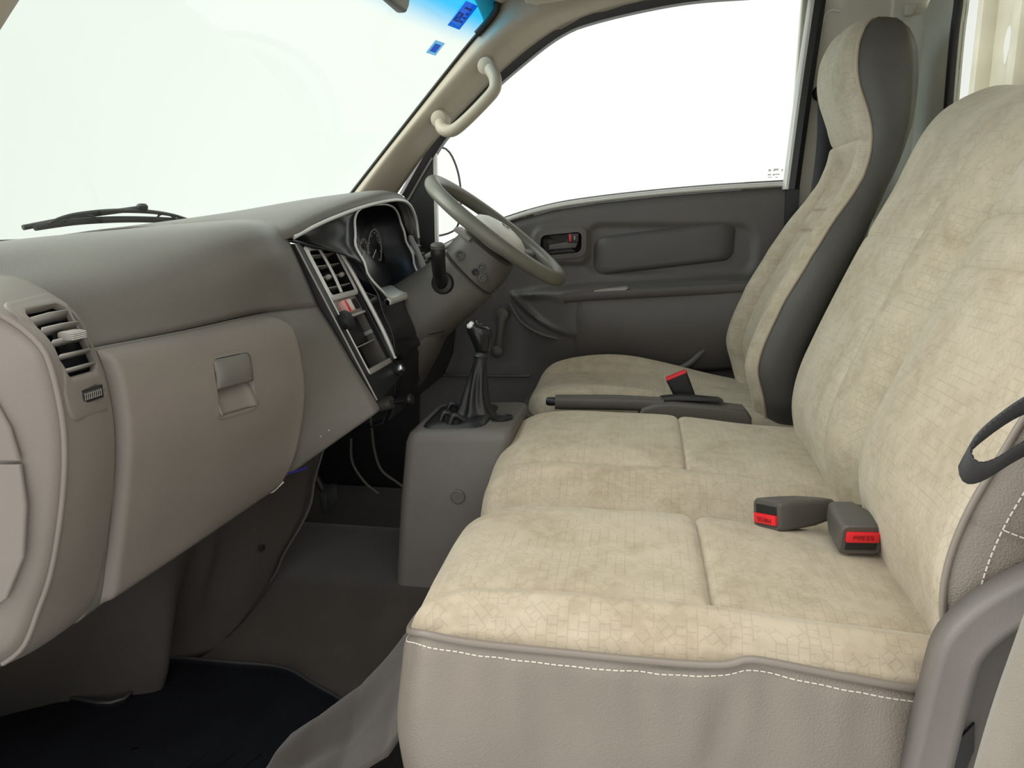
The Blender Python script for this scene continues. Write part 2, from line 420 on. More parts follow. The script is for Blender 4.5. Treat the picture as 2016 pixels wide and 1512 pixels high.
# roof and headliner
rows = []
for i in range(25):
    x = lerp(-.44, .76, i / 24); r = []
    for j in range(25):
        y = lerp(.74, 2.32, j / 24); e = min(1, abs(y - 1.53) / .79)
        r.append(V((x, y, 1.515 - .05 * e ** 6 - .055 * (1 - sstep(-.44, -.2, x)))))
    rows.append(r)
ce = grid('ceiling', rows, HEADL, solid=.03, off=1); tag(ce, 'tan headliner under the cab roof', None, kind='structure')

# windscreen
def ws(y, z):
    x = -.845 + (z - .927) * .905
    return V((x - .16 * (1 - ((y - 1.5) / .72) ** 2), y, z))
rows = [[ws(lerp(.79, 2.205, j / 40), lerp(.80, 1.475, i / 24)) for j in range(41)] for i in range(25)]
wsg = grid('window_1', rows, W_GLASS); tag(wsg, 'large raked windscreen glass with a blue shade band', None, kind='structure')
# top rail over the windscreen
rows = [[ws(y, 1.452) + V((dx, 0, dz)) for dx, dz in ((-.03, .04), (-.008, .012), (.004, -.004), (.02, .004), (.05, .03), (.09, .045))] for y in [lerp(.77, 2.22, j / 40) for j in range(41)]]
o = grid('trim_3', rows, HEADL, solid=.004); tag(o, 'tan header rail above the windscreen', None, kind='structure')

# front pillar trims (driver side seen, passenger side mirrored)
PL = [(-.90, .86), (-.827, .946), (-.714, 1.073), (-.545, 1.261), (-.457, 1.357), (-.411, 1.401), (-.390, 1.432), (-.365, 1.475)]
PR = [(-.79, .85), (-.721, .94), (-.599, 1.092), (-.480, 1.208), (-.371, 1.306), (-.242, 1.393), (-.13, 1.435), (.008, 1.462)]
def pillar(name, mirror, label):
    rows = []
    a = spline([(p[0], p[1], 0) for p in PL], 40); b = spline([(p[0], p[1], 0) for p in PR], 40)
    for i in range(40):
        r = []
        for k in range(13):
            t = k / 12; x = lerp(a[i].x, b[i].x, t); z = lerp(a[i].y, b[i].y, t)
            y = lerp(2.205, 2.285, t) - .030 * math.sin(math.pi * min(1, t * 1.02)) ** .7 - .02 * sstep(0, .3, t) * (1 - sstep(.55, 1, t))
            if mirror: y = 3.02 - y; x -= .075
            r.append(V((x, y, z)))
        rows.append(r)
    o = grid(name, rows, PILLAR, solid=.006, off=1); tag(o, label, None, kind='structure'); return o
p1 = pillar('trim_1', False, 'cream plastic trim of the front pillar beyond the steering wheel')
p2 = pillar('trim_2', True, 'cream plastic trim of the near front pillar, top left corner')
# black rubber edge along the glass
tube('glass_seal', spline([(x - .004, 2.203, z) for x, z in PL], 40), .0045, RUBBER, p1, 6)
# dark corner block behind the header at the end of the shade band
tube('corner_seal', spline([(-.445, 2.195, 1.372), (-.405, 2.195, 1.412), (-.388, 2.193, 1.436), (-.392, 2.19, 1.462), (-.41, 2.18, 1.48)], 18), .0085, RUBBER, p1, 8)
# roof rail finishing panel between pillar and door frame
rows = []
for i in range(30):
    t = i / 29; x = lerp(-.40, .47, t); zt = 1.475 + .03 * t; zb = keyed([(-.40, 1.36), (-.242, 1.393), (-.13, 1.435), (.008, 1.462), (.2, 1.475), (.47, 1.478)], x)
    rows.append([V((x, lerp(2.14, 2.285, k / 6) + .02 * math.sin(math.pi * k / 6), lerp(zt + .02, zb, (k / 6) ** 1.5))) for k in range(7)])
o = grid('trim_4', rows, PILLAR_DK, solid=.004); tag(o, 'taupe roof rail trim above the driver door window', None, kind='structure')

# stickers on the windscreen
st = thing('windscreen_sticker', 'blue printed sticker in the top corner of the windscreen', 'sticker', ws(2.12, 1.40))
def on_glass(cy, cz, uvs, lift): return [ws(cy + u, cz + v) + V((lift, -lift * .2, -lift)) for u, v in uvs]
def decal(name, cy, cz, wd, hg, mat, parent, lift=.002, th=.0006, ang=0.0):
    c_, s_ = math.cos(ang), math.sin(ang)
    q = [(-wd / 2, -hg / 2), (wd / 2, -hg / 2), (wd / 2, hg / 2), (-wd / 2, hg / 2)]
    q = [(u * c_ - v * s_, u * s_ + v * c_) for u, v in q]
    a = on_glass(cy, cz, q, lift); return prism(name, a, (th, 0, -th), mat, parent, 0)
decal('backing', 2.105, 1.400, .052, .056, STICK, st, .0015)
for u, v, a, b in ((-.012, -.013, .018, .003), (-.012, .003, .018, .003), (-.02, -.005, .003, .018), (-.004, -.005, .003, .018), (.008, -.012, .012, .004), (.010, -.003, .014, .003), (.010, .006, .010, .004), (.0, .016, .026, .004)):
    decal('printed_mark', 2.105 + u, 1.400 + v, a, b, INK, st, .0026)
decal('printed_mark', 2.105 - .012, 1.400 - .005, .017, .0025, INK, st, .0026, ang=.8)
l2 = thing('licence_sticker', 'small pale blue square sticker below the shade band', 'sticker', ws(2.10, 1.318))
decal('paper', 2.098, 1.322, .040, .030, STICKW, l2, .0015)
decal('printed_block', 2.096, 1.322, .024, .018, STICK, l2, .0026)

# ------------------------------------------------------------------ driver's door
door = thing('door_1', 'dark grey plastic lined driver door with a window', None, (0, 2.34, .3), kind='structure')
SILL = [(-.66, .745), (-.604, .776), (-.484, .834), (-.36, .879), (-.238, .911), (-.104, .931), (.07, .949), (.24, .962), (.43, .972)]
def sill(x): return keyed_lin(SILL, x)
def keyed_lin(keys, x):
    if x <= keys[0][0]: return keys[0][1]
    for (x0, y0), (x1, y1) in zip(keys, keys[1:]):
        if x <= x1: return lerp(y0, y1, (x - x0) / (x1 - x0))
    return keys[-1][1]
def sdrr(x, z, cx, cz, hw, hh, r):
    qx, qz = abs(x - cx) - hw + r, abs(z - cz) - hh + r
    return math.hypot(max(qx, 0), max(qz, 0)) + min(max(qx, qz), 0) - r
def arm_z(x): return .668 + .10 * (x + .19) * .65
def door_y(x, z):
    y = 2.315
    s = sill(x)
    y += .018 * sstep(.035, 0, s - z) ** 2                              # rolled top edge
    # shallow step under the upper band, wrapping the handle
    y += .010 * (1 - sstep(-.012, .010, sdrr(x, z, .10, .79, .245, .072, .05)))
    y -= .010 * (1 - sstep(-.006, .008, sdrr(x, z, -.215, .80, .085, .052, .03)))
    az = arm_z(x)
    band = sstep(-.34, -.17, x)
    y -= .055 * band * sstep(az + .018, az + .004, z) * sstep(az - .30, az - .10, z)     # ledge and pocket body
    # sweeping arc of the lower pocket
    cx, cz = -.13, .80
    r = math.hypot((x - cx) * .95, (z - cz) * 1.0)
    y -= .020 * sstep(.275, .262, r) * sstep(.0, .02, az - z + .01) * (1 - band * .6)
    y += .022 * sstep(.262, .25, r) * sstep(.175, .19, r) * sstep(.0, .03, az - z) * (1 - band)
    y -= .03 * sstep(.46, .2, z)
    return y
nx, nz = 170, 130; rows = []
for i in range(nx + 1):
    x = lerp(-.66, .44, i / nx); s = sill(x)
    rows.append([V((x, door_y(x, lerp(.05, s, j / nz)), lerp(.05, s, j / nz))) for j in range(nz + 1)])
dv_, df_, du_ = grid_data(rows)
def in_cup(f):
    q = sum((dv_[k] for k in f), V()) / 4; return sdrr(q.x, q.z - .1 * (q.x + .215), -.215, .806, .064, .033, .018) < 0
dpn = mesh_obj('door_panel', dv_, [f for f in df_ if not in_cup(f)], DOORP, door, du_, 60)
sl = [V((x, 2.322, z + .004)) for x, z in SILL]
tube('window_sill_seal', spline(sl, 50), .0075, SILVER, door, 8)
tube('sill_rubber', [p + V((0, .012, .005)) for p in spline(sl, 50)], .007, RUBBER, door, 8)
# padded insert
def pad(name, cx, cz, hw, hh, r, y0, puff, mat, parent, slant=0.0, n=40):
    rows = []
    out = rrect(2 * hw, 2 * hh, r, 8)
    for k in range(8):
        t = k / 7; sc = 1 - t
        yy = y0 - puff * (1 - (1 - min(1, t * 3.2)) ** 2) if t < .32 else y0 - puff - .003 * sstep(.3, 1, t)
        rows.append([V((cx + u * lerp(1, 0, t ** 1.3) if k else cx + u, yy, cz + slant * (u * lerp(1, 0, t ** 1.3)) + v * lerp(1, 0, t ** 1.3))) for u, v in out])
    return grid(name, rows, mat, parent, closed=True, smooth=70)
pad('padded_insert', .085, .793, .205, .058, .03, 2.326, .017, DOORP2, door, slant=.13)
# inside handle: bezel, cup, lever and lock
hb = [V((-.215 + u, 2.299, .806 + v + .1 * u)) for u, v in rrect(.150, .088, .024, 6)]
hi = [V((-.215 + u, 2.297, .806 + v + .1 * u)) for u, v in rrect(.122, .060, .016, 6)]
ring('handle_bezel', hb, hi, (0, .014, 0), DOORP, door, 50)
cup = [[V((-.215 + u * s, y, .806 + (v + .1 * u) * s)) for u, v in rrect(.122, .060, .016, 6)] for s, y in ((1, 2.300), (.97, 2.318), (.9, 2.324), (.4, 2.326), (.01, 2.326))]
grid('handle_cup', cup, BLACK, door, closed=True)
hl = prism('handle_lever', [(-.252, 2.306, .788), (-.172, 2.306, .795), (-.166, 2.306, .806), (-.170, 2.306, .822), (-.198, 2.306, .822), (-.200, 2.306, .811), (-.252, 2.306, .803)], (0, .012, 0), DOORP, door, .003)
lk = box('lock_slide', (-.180, 2.307, .8235), (.034, .012, .028), BLACK, door, .003)
box('red_mark', (-.188, 2.2995, .8235), (.006, .003, .022), RED, lk, .001)
box('lock_icon', (-.175, 2.2995, .824), (.004, .002, .012), GREYT, lk, .0005)
# armrest with pull slot
arm = spline([(-.20, 2.250, .650), (-.10, 2.242, .661), (.05, 2.240, .672), (.20, 2.243, .682), (.40, 2.25, .694)], 30)
secs = []
for p in arm:
    secs.append([p + V((0, a, b)) for a, b in ((.07, .012), (.03, .016), (.008, .015), (-.003, .008), (-.004, -.006), (.004, -.016), (.03, -.022), (.07, -.022))])
ar = loft('armrest', secs, DOORP, door, True, 50)
prism('pull_slot', [(-.115, 2.243, .6685), (-.02, 2.240, .6765), (-.012, 2.240, .6825), (-.022, 2.242, .684), (-.11, 2.246, .674)], (0, .03, .003), GREYT, ar, .001)
# door pocket shell
rows = []
for i in range(40):
    x = lerp(-.205, .43, i / 39); r = []
    for j in range(16):
        t = j / 15; z = lerp(arm_z(x) - .012, .43 + .10 * ((x - .1) / .3) ** 2 * .25, t)
        bul = .030 * math.sin(math.pi * min(1, t * .9 + .1)) * sstep(-.21, -.12, x)
        r.append(V((x, 2.262 - bul + .03 * t * t + .03 * (1 - sstep(-.205, -.16, x)), z)))
    rows.append(r)
grid('map_pocket', rows, DOORP, door, solid=.006, off=1)
# curved moulding lines of the lower door
tube('moulded_rib', spline([(-.37, 2.292, .63), (-.335, 2.288, .575), (-.28, 2.284, .540), (-.20, 2.28, .522), (-.10, 2.275, .525), (-.02, 2.27, .535)], 30), .006, DOORP, door, 8)
tube('moulded_rib', spline([(.26, 2.268, .60), (.23, 2.266, .53), (.17, 2.262, .46), (.09, 2.26, .425)], 20), .010, DOORP, door, 8)
tube('sill_rib', spline([(-.62, 2.27, .40), (-.45, 2.262, .405), (-.30, 2.256, .41)], 20), .005, DOORP, door, 8)
# window winder
wd = tube('window_winder', spline([(-.386, 2.262, .596), (-.390, 2.255, .56), (-.395, 2.255, .52), (-.397, 2.258, .487)], 12), lambda t: .016 - .004 * math.sin(math.pi * t), TAUPE_DK, door, 12, .7, (0, 1, 0))
disc_lathe('winder_hub', (-.386, 2.29, .596), (0, -1, 0), [(.022, 0), (.022, .02), (.018, .034), (.004, .038)], TAUPE_DK, wd, 20)
disc_lathe('winder_knob', (-.397, 2.258, .487), (0, -1, 0), [(.012, 0), (.014, .01), (.019, .018), (.019, .032), (.012, .04), (.002, .042)], TAUPE_DK, wd, 20)
# window frame
FI = [(-.679, .937), (-.594, 1.072), (-.55, 1.126), (-.455, 1.215), (-.363, 1.291), (-.229, 1.384), (-.116, 1.422), (.104, 1.458), (.30, 1.466), (.445, 1.466)]
fr = spline([(x, 2.300, z) for x, z in FI], 60)
secs = []
for i, p in enumerate(fr):
    t = (fr[min(i + 1, 59)] - fr[max(i - 1, 0)]).normalized(); n = V((-t.z, 0, t.x))
    secs.append([p + n * a + V((0, b, 0)) for a, b in ((-.003, .0), (-.003, .03), (.034, .03), (.034, -.002), (.022, -.010), (.010, -.006))])
loft('window_frame', secs, BLACK, door, True, 40)
rr = spline([(.412, 2.30, .960), (.427, 2.30, 1.219), (.445, 2.30, 1.475)], 30)
secs = [[p + V((a, b, 0)) for a, b in ((.010, -.004), (.026, -.008), (.040, 0), (.040, .03), (.010, .03))] for p in rr]
loft('rear_frame', secs, BLACK, door, True, 40)
secs = [[p + V((a, b, 0)) for a, b in ((-.003, .004), (.003, -.004), (.011, -.004), (.012, .02), (-.003, .02))] for p in rr]
loft('rear_run_channel', secs, SILVER, door, True, 40)
rl = spline([(.434, 2.318, .10), (.437, 2.318, .5), (.430, 2.312, .965)], 20)
loft('door_edge', [[p + V((a, b, 0)) for a, b in ((-.012, -.01), (.022, -.012), (.03, .02), (-.012, .02))] for p in rl], BLACK, door, True, 40)
# mirror sail panel and quarter divider
prism('mirror_sail', [(-.76, 2.302, .80), (-.604, 2.302, .79), (-.600, 2.302, 1.07), (-.66, 2.302, .99), (-.76, 2.302, .86)], (0, .02, 0), BLACK, door, .004)
tube('sail_edge', spline([(-.70, 2.298, .905), (-.64, 2.298, 1.0), (-.603, 2.298, 1.056)], 12), .0035, GREYT, door, 6)
box('quarter_divider', (-.597, 2.31, .925), (.010, .02, .30), SILVER, door, .003, 2)
# glass
gl = []
gk = [(-.597, 1.07), (-.55, 1.128), (-.455, 1.217), (-.363, 1.293), (-.229, 1.386), (-.116, 1.424), (.104, 1.46), (.30, 1.468), (.447, 1.47), (.427, 1.219), (.414, .965), (.24, .955), (.07, .942), (-.104, .924), (-.238, .904), (-.36, .872), (-.484, .827), (-.600, .77)]
a = [V((x, 2.322, z)) for x, z in gk]; n = len(a)
dg = mesh_obj('window_2', a + [p + V((0, .004, 0)) for p in a], [tuple(range(n)), tuple(range(2 * n - 1, n - 1, -1))] + [(i, (i + 1) % n, n + (i + 1) % n, n + i) for i in range(n)], D_GLASS)
tag(dg, 'clear side window glass of the driver door', None, kind='structure')
# etched glass mark in the lower corner: rows of small characters
for k, (u, v, a_, b_) in enumerate(((0, .016, .007, .006), (.012, .016, .004, .005), (.018, .018, .012, .005), (.034, .016, .004, .006), (0, .004, .009, .004), (.012, .004, .007, .004), (.022, .005, .012, .003), (.002, -.003, .012, .002), (.020, -.003, .008, .002))):
    box('etched_mark', (.372 + u - .0, 2.3205, .997 + v), (a_, .0008, b_), ETCH, dg, 0)

# grab handle on the pillar
gh = thing('grab_handle', 'cream plastic grab handle on the front pillar beside the windscreen', 'handle', (-.47, 2.20, 1.15))
path = spline([(-.412, 2.215, 1.288), (-.405, 2.19, 1.280), (-.388, 2.165, 1.252), (-.388, 2.155, 1.222), (-.415, 2.150, 1.190), (-.468, 2.150, 1.142), (-.505, 2.155, 1.118), (-.535, 2.17, 1.122), (-.548, 2.19, 1.140), (-.552, 2.215, 1.150)], 60)
tube('grip', path, lambda t: .0185 - .002 * math.sin(math.pi * t), PILLAR, gh, 16)
for c in ((-.418, 2.192, 1.289), (-.553, 2.192, 1.153)):
    disc_lathe('mounting_cap', c, (-.1, -1, -.05), [(.025, -.03), (.025, 0), (.022, .009), (.013, .013), (.002, .014)], PILLAR, gh, 24)

# sun visor
sv = thing('sun_visor', 'tan padded sun visor folded up against the headliner', 'visor', (-.2, 1.9, 1.40))
pts = [(-.285, 2.02), (-.26, 2.045), (-.10, 2.05), (-.07, 2.02), (-.07, 1.62), (-.10, 1.59), (-.26, 1.59), (-.285, 1.62)]
prism('visor_pad', [(x, y, 1.398 + .10 * (x + .285)) for x, y in pts], (0, 0, .022), HEADL, sv, .008, 3)
tube('visor_rod', [(-.27, 2.03, 1.41), (-.27, 2.12, 1.425), (-.28, 2.16, 1.44)], .006, PILLAR, sv, 8)

# rear view mirror
RVZ = .030
rv = thing('rear_view_mirror', 'dark rear view mirror whose corner shows at the top edge', 'mirror', (-.49, 1.5, 1.3))
pts = [(u, v) for u, v in rrect(.24, .065, .02, 4)]
prism('mirror_shell', [(-.50 - .02 * 0 + .15 * v, 1.62 + u, 1.317 + RVZ + v) for u, v in pts], (-.02, 0, 0), BLACK, rv, .005)
prism('mirror_glass', [(-.497 + .15 * v * .9, 1.62 + u * .93, 1.317 + RVZ + v * .86) for u, v in pts], (-.004, 0, 0), MIRRORM, rv, 0)
tube('mirror_stalk', [(-.515, 1.62, 1.35), (-.53, 1.61, 1.39), (-.52, 1.60, 1.43), (-.50, 1.59, 1.46)], .008, BLACK, rv, 8)

# driver's seat belt on the pillar
sb = thing('seat_belt', 'dark seat belt hanging from the pillar behind the driver seat', 'seat belt', (.5, 2.3, .9))
disc_lathe('belt_guide', (.492, 2.318, 1.215), (0, -1, 0), [(.022, 0), (.022, .012), (.016, .02), (.004, .022)], BLACK, sb, 20)
rows = [[p + V((a, 0, 0)) for a in (-.020, 0, .024)] for p in spline([(.500, 2.30, 1.215), (.505, 2.285, 1.10), (.500, 2.275, .98), (.485, 2.27, .82), (.47, 2.27, .60)], 24)]
grid('webbing', rows, WEB, sb, solid=.0015)

# wiper outside the windscreen
wp = thing('windscreen_wiper', 'black wiper blade lying along the bottom of the windscreen', 'wiper', (-1.12, 1.6, .85))
WX = -1.125; WZ = .012
tube('rubber_blade', spline([(WX, 1.318, .852), (WX - .01, 1.45, .862), (WX - .012, 1.60, .866), (WX - .008, 1.75, .864), (WX + .01, 1.88, .857)], 30), .0045, RUBBER, wp, 8, 1.6, (0, 0, 1))
tube('bridge', spline([(WX, 1.352, .857), (WX, 1.385, .868), (WX, 1.44, .877), (WX - .004, 1.55, .884), (WX, 1.66, .884), (WX, 1.76, .877), (WX, 1.83, .866), (WX, 1.862, .859)], 36), lambda t: .0028 + .0022 * math.sin(math.pi * t), RUBBER, wp, 8, 1.0, (0, 0, 1))
for ya, za, yb, zb in ((1.44, .876, 1.40, .862), (1.44, .876, 1.50, .865), (1.73, .879, 1.70, .866), (1.73, .879, 1.79, .863)):
    tube('claw', spline([(WX, ya, za), (WX, (ya + yb) / 2, (za + zb) / 2 + .004), (WX, yb, zb)], 8), .0028, RUBBER, wp, 6)
disc_lathe('pivot', (WX, 1.651, .892), (0, 0, 1), [(.008, -.008), (.012, -.004), (.013, .004), (.009, .009), (.002, .010)], RUBBER, wp, 16)
tube('arm', spline([(WX, 1.648, .892), (WX - .01, 1.60, .886), (WX - .03, 1.50, .874), (WX - .08, 1.38, .85)], 16), .0055, RUBBER, wp, 8)

for ch in wp.children: ch.location.z += WZ
# door mirror outside
sm = thing('door_mirror', 'white door mirror outside the driver window', 'mirror', (-.62, 2.5, .96))
mo = [(-.625, 1.105), (-.600, 1.05), (-.590, .97), (-.594, .88), (-.610, .838), (-.66, .822), (-.70, .84), (-.71, .95), (-.70, 1.06), (-.67, 1.10)]
def my(x): return 2.41 + (x + .71) * 1.75
prism('housing', [(x, my(x) + .006, z) for x, z in mo], (-.075, .055, 0), WHITE, sm, .01, 3)
prism('mirror_glass', [(p.x, my(p.x), p.y) for p in spline(mo, 40, True)], (-.004, .003, 0), MIRRORM, sm, 0)
closed_tube('rim', [(p.x, my(p.x), p.y) for p in spline(mo, 50, True)], .0035, BLACK, sm, 8)
tube('mirror_arm', [(-.68, 2.33, .90), (-.70, 2.40, .89), (-.70, 2.47, .89)], .012, BLACK, sm, 10)

# cargo body seen through the rear window
cb = thing('cargo_headboard', 'dull cream painted cargo headboard outside the rear window', 'headboard', (1.1, 2.7, .6))
prism('panel', [(1.12, 2.86, .2), (1.12, 2.90, 1.95), (1.12, 1.0, 1.95), (1.12, 1.0, .2)], (.04, 0, 0), PAINT2, cb, .004)
for y0, y1, m_, nm in ((2.845, 2.89, .045, 'edge_rail'), (2.58, 2.63, .05, 'edge_rail')):
    prism(nm, [(1.075, y0, .2), (1.075, y1, 1.95), (1.075, y1 - m_, 1.95), (1.075, y0 - m_, .2)], (.05, 0, 0), PAINT2, cb, .006)
sh = [(2.735 + .024 * math.cos(q) * (1 - .35 * abs(math.sin(2 * q)) * (1 if math.sin(q) < .3 else .2)), 1.405 + .055 * math.sin(q)) for q in [2 * math.pi * k / 28 for k in range(28)]]
prism('bare_patch', [(1.1195, y, z) for y, z in sh], (.002, 0, 0), WHITE, cb, 0)

# ================================================================== DASHBOARD
dash = thing('dashboard', 'grey taupe moulded dashboard with glovebox, vents and instrument hood', 'dashboard', (-.8, 1.5, .4))
DASH_PAD = [
 (.945, [(-1.12, .816), (-1.02, .834), (-.93, .830), (-.868, .810), (-.80, .778), (-.747, .702)]),
 (1.12, [(-1.14, .822), (-1.0, .846), (-.90, .849), (-.80, .832), (-.733, .790), (-.708, .704)]),
 (1.31, [(-1.15, .828), (-.98, .856), (-.80, .869), (-.700, .863), (-.660, .815), (-.664, .710)]),
 (1.46, [(-1.15, .832), (-.98, .862), (-.80, .877), (-.722, .872), (-.684, .840), (-.628, .705)])]
DASH_LOW = [
 (.945, [(-.747, .702), (-.734, .66), (-.730, .60), (-.734, .543), (-.750, .464), (-.770, .375), (-.796, .293), (-.84, .287)]),
 (1.12, [(-.708, .704), (-.690, .66), (-.683, .60), (-.688, .54), (-.705, .46), (-.724, .388), (-.748, .325), (-.80, .325)]),
 (1.31, [(-.664, .710), (-.637, .665), (-.628, .60), (-.629, .55), (-.642, .48), (-.658, .41), (-.686, .366), (-.74, .370)]),
 (1.46, [(-.628, .705), (-.600, .66), (-.575, .615), (-.555, .578), (-.530, .535), (-.514, .507), (-.512, .488), (-.56, .480)])]
def stationed(tab, ns):
    st = [(y, spline(p, ns)) for y, p in tab]
    def f(y, i):
        k = 0
        while k < len(st) - 2 and y > st[k + 1][0]: k += 1
        y0, y1 = st[k][0], st[k + 1][0]; t = (y - y0) / (y1 - y0)
        p1, p2 = st[k][1][i], st[k + 1][1][i]
        p0 = st[k - 1][1][i] if k > 0 else p1 * 2 - p2
        p3 = st[k + 2][1][i] if k + 2 < len(st) else p2 * 2 - p1
        p = .5 * ((2 * p1) + (p2 - p0) * t + (2 * p0 - 5 * p1 + 4 * p2 - p3) * t * t + (3 * p1 - p0 - 3 * p2 + p3) * t ** 3)
        return V((p.x, y, p.y))
    return f
NP, NL = 45, 61
padf, lowf = stationed(DASH_PAD, NP), stationed(DASH_LOW, NL)
ys = [lerp(.93, 1.462, j / 50) for j in range(51)]
grid('dash_pad', [[padf(y, i) + V((-.009 * sstep(NP - 8, NP - 1, i) * (1 - sstep(1.30, 1.38, y)), 0, 0)) for i in range(NP)] for y in ys], DASH_UP, dash, solid=.01, off=1)
grid('lower_dash', [[lowf(y, i) + V((-.004 if y < 1.34 else 0, 0, 0)) for i in range(NL)] for y in ys], DASH_UP, dash, solid=.01, off=1)
# rounded return at the centre corner of the pad
cor = [padf(1.462, i) for i in range(12, NP)] + [lowf(1.462, i) for i in range(0, NL - 4)]
grid('centre_return', [[p + V((dx, dy, 0)) for p in cor] for dx, dy in ((0, 0), (-.003, .006), (-.012, .010), (-.04, .012))], DASH_UP, dash)
# glovebox lid, standing proud of the lower dash
def glove_end(i):
    t = i / (NL - 1); return 1.338 - .05 * (1 - min(1, t / .10)) ** 2 - .045 * max(0, (t - .45) / .55) ** 2
I0, I1 = 1, NL - 8
def glove(s, i, lift=None):
    y = lerp(.957, glove_end(i), s); p = lowf(y, i)
    e = min((y - .957) / .012, (glove_end(i) - y) / .010, (i - I0) / 2.2, (I1 - i) / 2.0)
    e = max(0, min(1, e)); return p + V((-.003 + .017 * math.sqrt(max(0, 1 - (1 - e) ** 2)), 0, .003 * sstep(.2, 0, i / NL)))
LY, LZ = 1.168, .608
ss = [k / 89 for k in range(90)]
grow = [[glove(s, i) for i in range(I0, I1 + 1)] for s in ss]
gv, gf, gu = grid_data(grow)
gf = [f for f in gf if not (abs(sum(gv[k].y for k in f) / 4 - LY) < .0415 and abs(sum(gv[k].z for k in f) / 4 - LZ) < .0495)]
gb = mesh_obj('glovebox_lid', gv, gf, DASH_LO, dash, gu, 60)
# latch: recess and paddle
def gsurf(y, z):
    best = None
    for i in range(I0 + 3, I1 - 2):
        a, b = lowf(y, i), lowf(y, i + 1)
        if a.z >= z >= b.z:
            return a.lerp(b, (a.z - z) / (a.z - b.z)) + V((.0142, 0, 0))
    return lowf(y, I0)
fo = [gsurf(LY + u, LZ + v) + V((.0015, 0, 0)) for u, v in rrect(.092, .108, .014, 5)]
fi = [gsurf(LY + u, LZ + v) + V((.0015, 0, 0)) for u, v in rrect(.080, .096, .010, 5)]
lat = ring('latch_frame', fo, fi, (-.006, 0, 0), DASH_LO, gb, 60)
rows = [[gsurf(LY + u * s, LZ + v * s) + V((dx, 0, 0)) for u, v in rrect(.080, .096, .010, 5)] for s, dx in ((1, .001), (.99, -.006), (.97, -.022), (.5, -.024), (.02, -.024))]
grid('latch_cup', rows, DASH_LO, gb, closed=True)
rows = []
for i in range(14):
    t = i / 13
    rows.append([gsurf(LY + u, LZ + .047 - t * .050) + V((-.002 + .010 * math.sin(math.pi * min(1, .15 + t * .75)) * (1 - abs(u / .041) ** 6) , 0, 0)) for u in [lerp(-.039, .039, k / 16) for k in range(17)]])
grid('latch_paddle', rows, DASH_UP, gb, solid=.003)
rows = []
for i in range(12):
    t = i / 11
    rows.append([gsurf(LY + u, LZ - .001 - t * .046) + V((-.022 + .022 * t ** .8 + .008 * abs(u / .04) ** 4, 0, 0)) for u in [lerp(-.039, .039, k / 16) for k in range(17)]])
grid('finger_scoop', rows, DASH_LO, gb, solid=.003)
# scuffs on the lower dash beyond the lid
for u, zz in ((1.376, .475), (1.389, .478)):
    p = lowf(u, 43); box('scuff', p + V((.0005, 0, 0)), (.001, .010, .002), THREAD, dash, .0004)

# ------------------------------------------------------------------ near end pod with side vent
POD_G = [(-1.05, .79), (-.95, .806), (-.868, .803), (-.82, .793), (-.757, .752), (-.734, .696), (-.720, .622), (-.724, .547), (-.739, .469), (-.762, .39), (-.792, .311), (-.84, .268)]
POD_R = [(-1.02, .765), (-.90, .776), (-.81, .775), (-.763, .762), (-.722, .733), (-.706, .700), (-.700, .619), (-.714, .531), (-.744, .43), (-.772, .37), (-.806, .309), (-.86, .270)]
NT = 89
pg, pr = spline(POD_G, NT), spline(POD_R, NT)
def pod(t, s, lift=0.0):
    """t along the profile 0..1 (top front to bottom), s from door end 0 to glovebox 1"""
    k = t * (NT - 1); i = min(int(k), NT - 2); f = k - i
    a, b = pr[i].lerp(pr[i + 1], f), pg[i].lerp(pg[i + 1], f)
    d = (pg[i + 1] - pg[i]).normalized(); nn = V((-d.y, d.x)); 
    if nn.x < 0 and t > .3: nn = -nn
    if t <= .3 and nn.y < 0: nn = -nn
    p = a.lerp(b, s); h = .005 * math.sin(math.pi * s) + lift
    return V((p.x + nn.x * h, lerp(.822, .942, s), p.y + nn.y * h))
PT, PS = 121, cosp(24)

# end face towards the door opening, rounded over from the ridge
rows = []
for i in range(PT):
    r = pod(i / (PT - 1), 0, .002); c = V((-.95, .80, .56)); rr_ = []
    for k in range(14):
        t = k / 13
        p = r.lerp(V((c.x, r.y, c.z)), t * .85)
        p.y = .822 - .028 * (1 - (1 - min(1, t / .35)) ** 2.2) ; rr_.append(p)
    rows.append(rr_)
ef = grid('end_face', rows, DASH_LO, dash, solid=.006, off=1)
# ridge highlight bead
tube('ridge_bead', [pod(t, .0, .0015) for t in [lerp(.22, .97, k / 50) for k in range(51)]], .004, DASH_LO, ef, 8)
# fuse cover on the end face, in two halves
def fuse(name, pts):
    return prism(name, [(x, .796, z) for x, z in pts], (0, -.007, 0), DASH_LO, dash, .004, 3)
fuse('fuse_cover', [(-1.0, .72), (-.80, .705), (-.765, .675), (-.745, .63), (-.738, .588), (-1.0, .575)])
fuse('fuse_cover', [(-1.0, .571), (-.738, .584), (-.738, .53), (-.752, .46), (-.785, .40), (-.84, .36), (-1.0, .34)])
